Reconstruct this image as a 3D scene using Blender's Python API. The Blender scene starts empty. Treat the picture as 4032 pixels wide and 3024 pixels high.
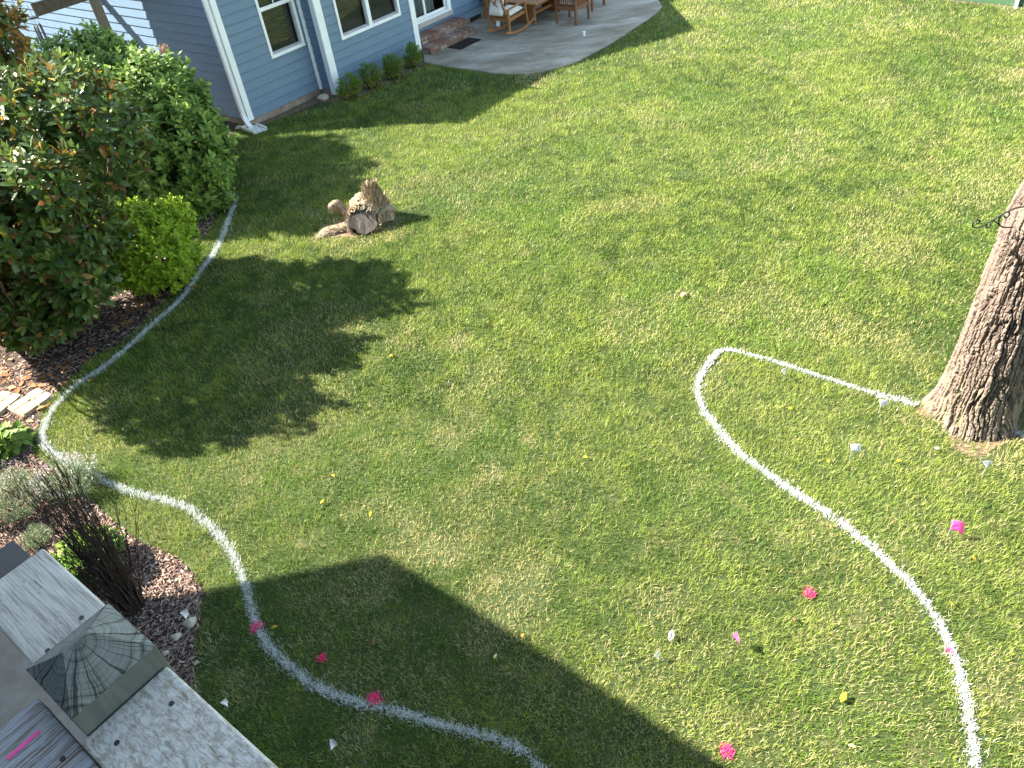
import bpy, math, random
import numpy as np
from mathutils import Vector, Matrix
rng = np.random.default_rng(7)
random.seed(7)
SC = bpy.context.scene
COL = SC.collection
R_ = math.radians

# ------------------------------------------------------------------ camera
CAM_H = 5.6
FPX = 3028.0                      # focal length in pixels of a 4032 px wide picture
CR = np.array([[0.9903, -0.08922, -0.10652],
               [-0.13895, -0.63587, -0.75919],
               [0.0, 0.76663, -0.64209]])
cam_d = bpy.data.cameras.new('camera')
cam_d.sensor_width = 36.0
cam_d.lens = FPX / 4032 * 36.0
cam_d.clip_start, cam_d.clip_end = 0.05, 500
cam = bpy.data.objects.new('camera', cam_d)
COL.objects.link(cam)
rt, dn, fw = Vector(CR[0]), Vector(CR[1]), Vector(CR[2])
cam.matrix_world = Matrix(((rt.x, -dn.x, -fw.x, 0), (rt.y, -dn.y, -fw.y, 0), (rt.z, -dn.z, -fw.z, CAM_H), (0, 0, 0, 1)))
SC.camera = cam

# ------------------------------------------------------------------ light
SUN_EL = 40.0
SUN_DIR = Vector((0.958, -0.283, -math.tan(R_(SUN_EL)))).normalized()   # way the light travels
sun_d = bpy.data.lights.new('sun', 'SUN')
sun_d.energy = 5.0
sun_d.angle = R_(0.5)
sun_d.color = (1.0, 0.93, 0.82)
sun = bpy.data.objects.new('sun', sun_d)
sun.rotation_euler = SUN_DIR.to_track_quat('-Z', 'Y').to_euler()
COL.objects.link(sun)
W = bpy.data.worlds.new('World')
SC.world = W
W.use_nodes = True
wn = W.node_tree.nodes
bg = wn['Background']
sky = wn.new('ShaderNodeTexSky')
sky.sky_type = 'NISHITA'
sky.sun_disc = False
sky.sun_elevation = R_(SUN_EL)
sky.sun_rotation = math.atan2(-0.958, 0.283)
sky.dust_density = 0.5
haze = wn.new('ShaderNodeMixRGB')           # thin summer haze takes some blue out of the sky
haze.blend_type = 'MULTIPLY'
haze.inputs[0].default_value = 1.0
haze.inputs[2].default_value = (1.0, 0.92, 0.76, 1)
W.node_tree.links.new(sky.outputs[0], haze.inputs[1])
W.node_tree.links.new(haze.outputs[0], bg.inputs[0])
bg.inputs[1].default_value = 0.125
SC.view_settings.view_transform = 'Standard'
SC.view_settings.look = 'None'
SC.view_settings.exposure = 2.58
SC.view_settings.gamma = 1.0
SC.cycles.max_bounces = 6
SC.cycles.transparent_max_bounces = 8

# ------------------------------------------------------------------ helpers
def at(u, v, z=0.0):
    """Real place of a thing seen at (u, v) of the photograph and standing z above the lawn."""
    d = CR.T @ np.array([(u - 2016) / FPX, (v - 1512) / FPX, 1.0])
    t = (z - CAM_H) / d[2]
    return np.array([d[0] * t, d[1] * t, z])

def aty(u, v, y):
    """Point at distance y in front of the camera's foot on the sight line through (u, v)."""
    d = CR.T @ np.array([(u - 2016) / FPX, (v - 1512) / FPX, 1.0])
    return np.array([0, 0, CAM_H]) + d * y / d[1]

def new_mat(name):
    m = bpy.data.materials.new(name)
    m.use_nodes = True
    nt = m.node_tree
    return m, nt, nt.nodes, nt.links, nt.nodes['Principled BSDF']

def ramp(nodes, stops):
    r = nodes.new('ShaderNodeValToRGB')
    el = r.color_ramp.elements
    while len(el) < len(stops):
        el.new(0.5)
    for e, (p, c) in zip(el, stops):
        e.position = p
        e.color = (*c, 1)
    return r

def coords(nodes, links, stretch=(1, 1, 1), rot=(0, 0, 0), kind='Object'):
    tc = nodes.new('ShaderNodeTexCoord')
    mp = nodes.new('ShaderNodeMapping')
    mp.inputs['Scale'].default_value = stretch
    mp.inputs['Rotation'].default_value = rot
    links.new(tc.outputs[kind], mp.inputs['Vector'])
    return mp

def noise_mat(name, stops, scale=8, rough=0.7, bump=0.2, stretch=(1, 1, 1), detail=6, spec=0.3, nrough=0.6, dist=0.0, bscale=None, rot=(0, 0, 0)):
    m, nt, N, L, P = new_mat(name)
    mp = coords(N, L, stretch, rot)
    n = N.new('ShaderNodeTexNoise')
    n.inputs['Scale'].default_value = scale
    n.inputs['Detail'].default_value = detail
    n.inputs['Roughness'].default_value = nrough
    n.inputs['Distortion'].default_value = dist
    L.new(mp.outputs[0], n.inputs['Vector'])
    r = ramp(N, stops)
    L.new(n.outputs['Fac'], r.inputs[0])
    L.new(r.outputs[0], P.inputs['Base Color'])
    P.inputs['Roughness'].default_value = rough
    P.inputs['Specular IOR Level'].default_value = spec
    if bump:
        b = N.new('ShaderNodeBump')
        b.inputs['Strength'].default_value = bump
        b.inputs['Distance'].default_value = 0.02
        src = n
        if bscale:
            src = N.new('ShaderNodeTexNoise')
            src.inputs['Scale'].default_value = bscale
            src.inputs['Detail'].default_value = 5
            L.new(mp.outputs[0], src.inputs['Vector'])
        L.new(src.outputs['Fac'], b.inputs['Height'])
        L.new(b.outputs[0], P.inputs['Normal'])
    return m

def attr_mat(name, rough=0.6, spec=0.25, transl=0.3, transl_tint=(1, 1, 1)):
    """Colour held per blade / leaf in the mesh (a colour the thing itself has)."""
    m, nt, N, L, P = new_mat(name)
    a = N.new('ShaderNodeAttribute')
    a.attribute_name = 'Col'
    L.new(a.outputs['Color'], P.inputs['Base Color'])
    P.inputs['Roughness'].default_value = rough
    P.inputs['Specular IOR Level'].default_value = spec
    if transl:
        t = N.new('ShaderNodeBsdfTranslucent')
        mul = N.new('ShaderNodeMixRGB')
        mul.blend_type = 'MULTIPLY'
        mul.inputs[0].default_value = 1
        mul.inputs[2].default_value = (*transl_tint, 1)
        L.new(a.outputs['Color'], mul.inputs[1])
        L.new(mul.outputs[0], t.inputs[0])
        mx = N.new('ShaderNodeMixShader')
        mx.inputs[0].default_value = transl
        L.new(P.outputs[0], mx.inputs[1])
        L.new(t.outputs[0], mx.inputs[2])
        L.new(mx.outputs[0], N['Material Output'].inputs[0])
    return m

def leaf_mat(name, under, rough=0.4, spec=0.4, transl=0.25):
    """Leaf: own colour on top, another colour underneath."""
    m = attr_mat(name, rough, spec, transl)
    N, L = m.node_tree.nodes, m.node_tree.links
    P = N['Principled BSDF']
    a = [n for n in N if n.type == 'ATTRIBUTE'][0]
    g = N.new('ShaderNodeNewGeometry')
    mx = N.new('ShaderNodeMixRGB')
    L.new(g.outputs['Backfacing'], mx.inputs[0])
    L.new(a.outputs['Color'], mx.inputs[1])
    mx.inputs[2].default_value = (*under, 1)
    L.new(mx.outputs[0], P.inputs['Base Color'])
    return m

def big_mesh(name, verts, faces, mat, parent=None, col=None, smooth=False):
    """Mesh from numpy arrays; faces (n, k) with one k."""
    verts = np.asarray(verts, dtype=np.float32)
    faces = np.asarray(faces, dtype=np.int32)
    me = bpy.data.meshes.new(name)
    n, k = faces.shape
    me.vertices.add(len(verts))
    me.vertices.foreach_set('co', verts.ravel())
    me.loops.add(n * k)
    me.loops.foreach_set('vertex_index', faces.ravel())
    me.polygons.add(n)
    me.polygons.foreach_set('loop_start', np.arange(0, n * k, k, dtype=np.int32))
    me.polygons.foreach_set('loop_total', np.full(n, k, dtype=np.int32))
    if smooth:
        me.polygons.foreach_set('use_smooth', np.ones(n, dtype=bool))
    me.update(calc_edges=True)
    if col is not None:
        at_ = me.color_attributes.new('Col', 'FLOAT_COLOR', 'POINT')
        c = np.ones((len(verts), 4), dtype=np.float32)
        c[:, :3] = col
        at_.data.foreach_set('color', c.ravel())
    me.materials.append(mat)
    o = bpy.data.objects.new(name, me)
    COL.objects.link(o)
    if parent:
        o.parent = parent
    return o

class MB:
    """Collects shapes, then links them as ONE mesh object."""
    def __init__(self):
        self.v, self.f = [], []
    def add(self, vs, fs):
        b = len(self.v)
        self.v += [tuple(map(float, p)) for p in vs]
        self.f += [tuple(b + i for i in f) for f in fs]
        return self
    def box(self, x0, x1, y0, y1, z0, z1):
        return self.add([(x0, y0, z0), (x1, y0, z0), (x1, y1, z0), (x0, y1, z0), (x0, y0, z1), (x1, y0, z1), (x1, y1, z1), (x0, y1, z1)],
                        [(0, 3, 2, 1), (4, 5, 6, 7), (0, 1, 5, 4), (1, 2, 6, 5), (2, 3, 7, 6), (3, 0, 4, 7)])
    def beam(self, p, q, w, h, up=(0, 0, 1)):
        p, q, up = Vector(p), Vector(q), Vector(up)
        d = (q - p).normalized()
        s = d.cross(up)
        if s.length < 1e-4:
            s = d.cross(Vector((1, 0, 0)))
        s.normalize()
        u = s.cross(d)
        vs = [c + s * a * w / 2 + u * b_ * h / 2 for c in (p, q) for a, b_ in ((-1, -1), (1, -1), (1, 1), (-1, 1))]
        return self.add(vs, [(0, 1, 2, 3), (7, 6, 5, 4), (0, 4, 5, 1), (1, 5, 6, 2), (2, 6, 7, 3), (3, 7, 4, 0)])
    def tube(self, pts, rad, n=8, cap=True):
        pts = [Vector(p) for p in pts]
        rad = rad if hasattr(rad, '__len__') else [rad] * len(pts)
        b = len(self.v)
        ref = Vector((0.3, 0.2, 1)).normalized()
        for i, p in enumerate(pts):
            d = (pts[min(i + 1, len(pts) - 1)] - pts[max(i - 1, 0)]).normalized()
            s = d.cross(ref)
            if s.length < 1e-3:
                s = d.cross(Vector((1, 0, 0)))
            s.normalize()
            u = s.cross(d)
            for k in range(n):
                t = 2 * math.pi * k / n
                self.v.append(tuple(p + (s * math.cos(t) + u * math.sin(t)) * rad[i]))
        for i in range(len(pts) - 1):
            for k in range(n):
                k2 = (k + 1) % n
                self.f.append((b + i * n + k, b + i * n + k2, b + (i + 1) * n + k2, b + (i + 1) * n + k))
        if cap:
            self.f.append(tuple(b + k for k in range(n))[::-1])
            e = b + (len(pts) - 1) * n
            self.f.append(tuple(e + k for k in range(n)))
        return self
    def prism(self, poly, z0, z1):
        n = len(poly)
        vs = [(p[0], p[1], z0) for p in poly] + [(p[0], p[1], z1) for p in poly]
        return self.add(vs, [tuple(range(n))[::-1], tuple(range(n, 2 * n))] + [(i, (i + 1) % n, n + (i + 1) % n, n + i) for i in range(n)])
    def build(self, name, mat, parent=None, smooth=False, bevel=0):
        me = bpy.data.meshes.new(name)
        me.from_pydata(self.v, [], self.f)
        me.update()
        if smooth:
            for p in me.polygons:
                p.use_smooth = True
        me.materials.append(mat)
        o = bpy.data.objects.new(name, me)
        COL.objects.link(o)
        if parent:
            o.parent = parent
        if bevel:
            b = o.modifiers.new('bevel', 'BEVEL')
            b.width = bevel
            b.segments = 2
            b.limit_method = 'ANGLE'
        return o

def tag(o, label=None, cat=None, group=None, kind=None):
    if label: o['label'] = label
    if cat: o['category'] = cat
    if group: o['group'] = group
    if kind: o['kind'] = kind
    return o

def thing(name, label, cat, loc=(0, 0, 0), rz=0.0, group=None):
    o = bpy.data.objects.new(name, None)
    o.empty_display_size = 0.2
    COL.objects.link(o)
    o.location = tuple(map(float, loc))
    o.rotation_euler = (0, 0, rz)
    return tag(o, label, cat, group)

def copy_thing(src, loc, rz=None, label=None):
    r = src.copy()
    COL.objects.link(r)
    r.location = tuple(map(float, loc))
    if rz is not None: r.rotation_euler = (0, 0, rz)
    if label: r['label'] = label
    for ch in list(src.children):
        c = ch.copy()
        COL.objects.link(c)
        c.parent = r
        for g in list(ch.children):
            d = g.copy()
            COL.objects.link(d)
            d.parent = c
    return r

def vnoise(x, y, scale, seed):
    t = np.random.default_rng(seed).random((257, 257))
    t[256] = t[0]; t[:, 256] = t[:, 0]
    x = np.asarray(x) * scale + 91.3
    y = np.asarray(y) * scale + 57.7
    xi, yi = np.floor(x).astype(int), np.floor(y).astype(int)
    fx, fy = x - xi, y - yi
    fx, fy = fx * fx * (3 - 2 * fx), fy * fy * (3 - 2 * fy)
    xi, yi = xi % 256, yi % 256
    return (t[xi, yi] * (1 - fx) + t[xi + 1, yi] * fx) * (1 - fy) + (t[xi, yi + 1] * (1 - fx) + t[xi + 1, yi + 1] * fx) * fy

def fbm(x, y, scale, seed, octv=3):
    return sum(vnoise(x, y, scale * 2 ** i, seed + i) * 0.5 ** i for i in range(octv)) / sum(0.5 ** i for i in range(octv))

def in_poly(x, y, poly):
    ins = np.zeros(len(x), bool)
    n = len(poly)
    for i in range(n):
        (x1, y1), (x2, y2) = poly[i][:2], poly[(i + 1) % n][:2]
        c = ((y1 > y) != (y2 > y)) & (x < (x2 - x1) * (y - y1) / (y2 - y1 + 1e-12) + x1)
        ins ^= c
    return ins

def smooth_line(pts, step=0.03):
    """Catmull-Rom through ground points, evenly resampled."""
    p = np.array([q[:2] for q in pts])
    p = np.vstack([2 * p[0] - p[1], p, 2 * p[-1] - p[-2]])
    out = []
    for i in range(1, len(p) - 2):
        for t in np.linspace(0, 1, 16, endpoint=False):
            a, b, c, d = p[i - 1], p[i], p[i + 1], p[i + 2]
            out.append(0.5 * (2 * b + (c - a) * t + (2 * a - 5 * b + 4 * c - d) * t * t + (3 * b - a - 3 * c + d) * t ** 3))
    out.append(p[-2])
    out = np.array(out)
    L = np.r_[0, np.cumsum(np.hypot(*np.diff(out, axis=0).T))]
    s = np.arange(0, L[-1], step)
    return np.c_[np.interp(s, L, out[:, 0]), np.interp(s, L, out[:, 1])]

# house frame: x along the lawn-side wall, y into the house, z up, origin at the near left corner
HO = np.array([-4.57519, 15.99635, 0.0])
HB = np.array([0.67228, 0.74029])
HN = np.array([0.74029, -0.67228])          # out of the lawn-side wall
HROT = math.atan2(HB[1], HB[0])
def hw(s, n, z=0.0):
    """house coordinates (along, out of the lawn-side wall, up) to the world"""
    p = HO[:2] + s * HB + n * HN
    return np.array([p[0], p[1], z])

# ------------------------------------------------------------------ materials
M = {}
M['soil'] = noise_mat('lawn_soil', [(0.3, (0.022, 0.038, 0.009)), (0.55, (0.04, 0.055, 0.015)), (0.75, (0.09, 0.085, 0.038))], 3, 0.95, 0.5, detail=9)
M['bed'] = noise_mat('bed_mulch', [(0.3, (0.022, 0.014, 0.011)), (0.5, (0.045, 0.03, 0.023)), (0.75, (0.09, 0.062, 0.05))], 25, 0.95, 0.9, detail=9)
M['dirt'] = noise_mat('dry_dirt', [(0.3, (0.07, 0.045, 0.03)), (0.55, (0.16, 0.11, 0.075)), (0.75, (0.26, 0.195, 0.14))], 14, 0.95, 0.6, detail=9)
def concrete_mat():
    m, nt, N, L, P = new_mat('patio_concrete')
    mp = coords(N, L, (.55, 1.3, 1), (0, 0, .5))
    a = N.new('ShaderNodeTexNoise'); a.inputs['Scale'].default_value = 1.1; a.inputs['Detail'].default_value = 10; a.inputs['Roughness'].default_value = 0.72; a.inputs['Distortion'].default_value = 0.15
    L.new(mp.outputs[0], a.inputs['Vector'])
    r = ramp(N, [(0.28, (0.13, 0.102, 0.07)), (0.45, (0.225, 0.195, 0.148)), (0.57, (0.32, 0.29, 0.235)), (0.72, (0.45, 0.415, 0.35))])
    L.new(a.outputs['Fac'], r.inputs[0])
    b = N.new('ShaderNodeTexNoise'); b.inputs['Scale'].default_value = 40; b.inputs['Detail'].default_value = 6
    L.new(mp.outputs[0], b.inputs['Vector'])
    r2 = ramp(N, [(0.3, (0.8, 0.8, 0.8)), (0.7, (1.1, 1.1, 1.1))])
    L.new(b.outputs['Fac'], r2.inputs[0])
    mx = N.new('ShaderNodeMixRGB'); mx.blend_type = 'MULTIPLY'; mx.inputs[0].default_value = 1
    L.new(r.outputs[0], mx.inputs[1]); L.new(r2.outputs[0], mx.inputs[2])
    L.new(mx.outputs[0], P.inputs['Base Color'])
    P.inputs['Roughness'].default_value = 0.9
    P.inputs['Specular IOR Level'].default_value = 0.12
    bp = N.new('ShaderNodeBump'); bp.inputs['Strength'].default_value = 0.15; bp.inputs['Distance'].default_value = 0.01
    L.new(b.outputs['Fac'], bp.inputs['Height']); L.new(bp.outputs[0], P.inputs['Normal'])
    return m
M['concrete'] = concrete_mat()
M['walk'] = noise_mat('walkway_concrete', [(0.3, (0.2, 0.165, 0.13)), (0.6, (0.27, 0.23, 0.19)), (0.8, (0.33, 0.29, 0.25))], 6, 0.9, 0.1, detail=9)
M['siding'] = noise_mat('blue_siding', [(0.3, (0.108, 0.168, 0.24)), (0.7, (0.13, 0.196, 0.272))], 3, 0.5, 0.05, stretch=(1, 1, 6), detail=8, bscale=60)
M['white'] = noise_mat('white_trim', [(0.3, (0.70, 0.71, 0.71)), (0.7, (0.8, 0.8, 0.79))], 5, 0.45, 0.03, detail=8)
M['spout'] = noise_mat('white_metal', [(0.3, (0.66, 0.67, 0.68)), (0.65, (0.78, 0.78, 0.77))], 4, 0.35, 0.03, stretch=(3, 3, 0.6), detail=8, spec=0.5)
M['found'] = noise_mat('foundation_block', [(0.3, (0.2, 0.14, 0.11)), (0.7, (0.34, 0.27, 0.22))], 9, 0.95, 0.3)
M['roof'] = noise_mat('roof_shingle', [(0.3, (0.06, 0.058, 0.055)), (0.7, (0.13, 0.125, 0.12))], 12, 0.95, 0.4)
M['blind'] = noise_mat('window_blind', [(0.3, (0.075, 0.072, 0.055)), (0.7, (0.115, 0.11, 0.085))], 4, 0.7, 0)
M['dark'] = noise_mat('dark_room', [(0.3, (0.008, 0.008, 0.009)), (0.7, (0.016, 0.016, 0.018))], 2, 0.9, 0)
M['screen'] = noise_mat('grey_sash', [(0.3, (0.24, 0.24, 0.26)), (0.7, (0.32, 0.32, 0.34))], 6, 0.5, 0)
M['curtain'] = noise_mat('door_curtain', [(0.3, (0.16, 0.18, 0.18)), (0.7, (0.4, 0.44, 0.45))], 2.5, 0.9, 0.0, stretch=(8, 8, 0.5), detail=5)
M['teak'] = noise_mat('oiled_teak', [(0.3, (0.20, 0.085, 0.035)), (0.55, (0.33, 0.15, 0.06)), (0.75, (0.42, 0.21, 0.09))], 6, 0.45, 0.08, stretch=(5, 5, 5), detail=8)
M['dteak'] = noise_mat('dark_teak', [(0.3, (0.13, 0.05, 0.025)), (0.7, (0.24, 0.10, 0.05))], 30, 0.45, 0.08, detail=8)
M['cushion'] = noise_mat('cream_cushion', [(0.3, (0.62, 0.58, 0.5)), (0.7, (0.74, 0.70, 0.63))], 12, 0.9, 0.1, detail=8)
M['mat'] = noise_mat('dark_mat', [(0.35, (0.008, 0.006, 0.006)), (0.6, (0.02, 0.012, 0.01)), (0.75, (0.05, 0.02, 0.012))], 40, 0.95, 0.6)
M['oldwood'] = noise_mat('pergola_wood', [(0.3, (0.09, 0.07, 0.05)), (0.7, (0.2, 0.16, 0.12))], 7, 0.9, 0.3, stretch=(6, 6, 1.5), detail=8)
M['black'] = noise_mat('black_iron', [(0.3, (0.012, 0.012, 0.012)), (0.7, (0.03, 0.03, 0.03))], 20, 0.45, 0.05)
M['chime'] = noise_mat('dark_green_tube', [(0.3, (0.01, 0.02, 0.02)), (0.7, (0.02, 0.035, 0.035))], 10, 0.3, 0, spec=0.6)
M['twig'] = noise_mat('dead_twig', [(0.3, (0.022, 0.014, 0.012)), (0.7, (0.06, 0.038, 0.032))], 20, 0.9, 0.2)
M['stem'] = noise_mat('brown_stem', [(0.3, (0.06, 0.04, 0.025)), (0.7, (0.13, 0.09, 0.06))], 15, 0.9, 0.2)
M['rock'] = noise_mat('pale_stone', [(0.3, (0.3, 0.24, 0.18)), (0.7, (0.52, 0.44, 0.35))], 12, 0.9, 0.4)
M['wflag'] = noise_mat('white_vinyl', [(0.3, (0.55, 0.55, 0.55)), (0.7, (0.64, 0.64, 0.64))], 10, 0.5, 0.05)
M['pflag'] = noise_mat('pink_vinyl', [(0.3, (0.9, 0.06, 0.28)), (0.7, (0.95, 0.10, 0.35))], 10, 0.45, 0.05)
M['wire'] = noise_mat('steel_wire', [(0.3, (0.3, 0.3, 0.3)), (0.7, (0.4, 0.4, 0.4))], 10, 0.4, 0)
M['grass'] = attr_mat('grass_blade', 0.55, 0.25, 0.35, (1.0, 1.0, 0.7))
M['paint'] = attr_mat('painted_grass', 0.8, 0.1, 0.1)
M['chip'] = attr_mat('mulch_chip', 0.9, 0.1, 0)
M['fibre'] = attr_mat('wood_fibre', 0.85, 0.1, 0.1)
M['magleaf'] = leaf_mat('glossy_leaf', (0.16, 0.10, 0.04), 0.36, 0.38, 0.28)
M['hydleaf'] = leaf_mat('soft_leaf', (0.10, 0.17, 0.05), 0.55, 0.25, 0.32)
M['yelleaf'] = leaf_mat('lime_leaf', (0.16, 0.24, 0.03), 0.5, 0.25, 0.32)
M['greyleaf'] = leaf_mat('grey_leaf', (0.2, 0.25, 0.16), 0.7, 0.2, 0.2)
M['litter'] = leaf_mat('dry_leaf', (0.3, 0.14, 0.05), 0.7, 0.2, 0.2)

def glass_mat():
    m, nt, N, L, P = new_mat('window_glass')
    tr = N.new('ShaderNodeBsdfTransparent'); tr.inputs[0].default_value = (0.75, 0.8, 0.78, 1)
    gl = N.new('ShaderNodeBsdfGlossy'); gl.inputs['Roughness'].default_value = 0.02
    fr = N.new('ShaderNodeFresnel'); fr.inputs[0].default_value = 1.5
    mx = N.new('ShaderNodeMixShader')
    L.new(fr.outputs[0], mx.inputs[0]); L.new(tr.outputs[0], mx.inputs[1]); L.new(gl.outputs[0], mx.inputs[2])
    L.new(mx.outputs[0], N['Material Output'].inputs[0])
    return m
M['glass'] = glass_mat()

def brick_mat():
    m, nt, N, L, P = new_mat('tumbled_brick')
    g = N.new('ShaderNodeNewGeometry')
    mp = coords(N, L)
    n = N.new('ShaderNodeTexNoise'); n.inputs['Scale'].default_value = 9; n.inputs['Detail'].default_value = 6
    L.new(mp.outputs[0], n.inputs['Vector'])
    r = ramp(N, [(0.0, (0.09, 0.045, 0.032)), (0.3, (0.17, 0.08, 0.055)), (0.55, (0.22, 0.12, 0.085)), (0.8, (0.27, 0.2, 0.16)), (1.0, (0.36, 0.31, 0.27))])
    ad = N.new('ShaderNodeMath'); ad.operation = 'MULTIPLY_ADD'; ad.inputs[1].default_value = 0.5; 
    L.new(n.outputs['Fac'], ad.inputs[0])
    ml = N.new('ShaderNodeMath'); ml.operation = 'MULTIPLY'; ml.inputs[1].default_value = 0.62
    L.new(g.outputs['Random Per Island'], ml.inputs[0]); L.new(ml.outputs[0], ad.inputs[2])
    L.new(ad.outputs[0], r.inputs[0]); L.new(r.outputs[0], P.inputs['Base Color'])
    P.inputs['Roughness'].default_value = 0.9
    b = N.new('ShaderNodeBump'); b.inputs['Strength'].default_value = 0.4; b.inputs['Distance'].default_value = 0.01
    L.new(n.outputs['Fac'], b.inputs['Height']); L.new(b.outputs[0], P.inputs['Normal'])
    return m
M['brick'] = brick_mat()
M['mortar'] = noise_mat('mortar', [(0.3, (0.17, 0.145, 0.125)), (0.7, (0.27, 0.24, 0.215))], 20, 0.95, 0.3)

WAVE = 0.06
def board_mat(name, stops, seed, along='X', scale=1.0, speck=None, streak=0.6):
    """Weathered board: fine long grain, soft cathedral figure, flaking paint, drying cracks."""
    m, nt, N, L, P = new_mat(name)
    A = (lambda a, c: (a, c, c)) if along == 'X' else (lambda a, c: (c, a, c))
    def nz(a, c, sc, det, dist=0.0, ro=0.6):
        mp = coords(N, L, A(a, c)); mp.inputs['Location'].default_value = (seed, seed * .37, 0)
        n = N.new('ShaderNodeTexNoise'); n.inputs['Scale'].default_value = sc; n.inputs['Detail'].default_value = det
        n.inputs['Distortion'].default_value = dist; n.inputs['Roughness'].default_value = ro
        L.new(mp.outputs[0], n.inputs['Vector'])
        return n
    fine = nz(3, 60, 3 * scale, 8, 0.3, .7)
    mid = nz(2.5, 14, 2.5 * scale, 9, 1.6, .7)
    mp2 = coords(N, L, A(3.0, 22))
    wv = N.new('ShaderNodeTexWave'); wv.wave_type = 'BANDS'; wv.bands_direction = 'Y' if along == 'X' else 'X'
    wv.inputs['Scale'].default_value = 2.6; wv.inputs['Distortion'].default_value = 13; wv.inputs['Detail'].default_value = 4; wv.inputs['Detail Scale'].default_value = 0.8
    L.new(mp2.outputs[0], wv.inputs['Vector'])
    m1 = N.new('ShaderNodeMixRGB'); m1.inputs[0].default_value = streak; L.new(mid.outputs['Fac'], m1.inputs[1]); L.new(fine.outputs['Fac'], m1.inputs[2])
    mx = N.new('ShaderNodeMixRGB'); mx.inputs[0].default_value = WAVE; L.new(m1.outputs[0], mx.inputs[1]); L.new(wv.outputs['Fac'], mx.inputs[2])
    r = ramp(N, stops)
    L.new(mx.outputs[0], r.inputs[0])
    out = r
    if speck:
        s = nz(14, 34, 4, 7, .4, .75)
        r3 = ramp(N, [(0.42, (0, 0, 0)), (0.58, (1, 1, 1))]); L.new(s.outputs['Fac'], r3.inputs[0])
        mxx = N.new('ShaderNodeMixRGB'); L.new(r3.outputs[0], mxx.inputs[0]); L.new(r.outputs[0], mxx.inputs[1]); mxx.inputs[2].default_value = (*speck, 1)
        out = mxx
    ck = nz(1.6, 30, 2, 3, .5)
    c1 = N.new('ShaderNodeMath'); c1.operation = 'SUBTRACT'; c1.inputs[1].default_value = .5; L.new(ck.outputs['Fac'], c1.inputs[0])
    c2 = N.new('ShaderNodeMath'); c2.operation = 'ABSOLUTE'; L.new(c1.outputs[0], c2.inputs[0])
    gate = nz(2, 6, 2, 2)
    g2 = N.new('ShaderNodeMath'); g2.operation = 'LESS_THAN'; g2.inputs[1].default_value = .5; L.new(gate.outputs['Fac'], g2.inputs[0])
    g3 = N.new('ShaderNodeMath'); g3.operation = 'MULTIPLY_ADD'; g3.inputs[1].default_value = 1.0; L.new(g2.outputs[0], g3.inputs[0]); L.new(c2.outputs[0], g3.inputs[2])
    rc = ramp(N, [(0.002, (.3, .28, .26)), (0.007, (1, 1, 1))]); L.new(g3.outputs[0], rc.inputs[0])
    mu = N.new('ShaderNodeMixRGB'); mu.blend_type = 'MULTIPLY'; mu.inputs[0].default_value = .8; L.new(out.outputs[0], mu.inputs[1]); L.new(rc.outputs[0], mu.inputs[2])
    L.new(mu.outputs[0], P.inputs['Base Color'])
    P.inputs['Roughness'].default_value = 0.9
    P.inputs['Specular IOR Level'].default_value = 0.12
    b = N.new('ShaderNodeBump'); b.inputs['Strength'].default_value = 0.35; b.inputs['Distance'].default_value = 0.0015
    L.new(mu.outputs[0], b.inputs['Height']); L.new(b.outputs[0], P.inputs['Normal'])
    return m

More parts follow.
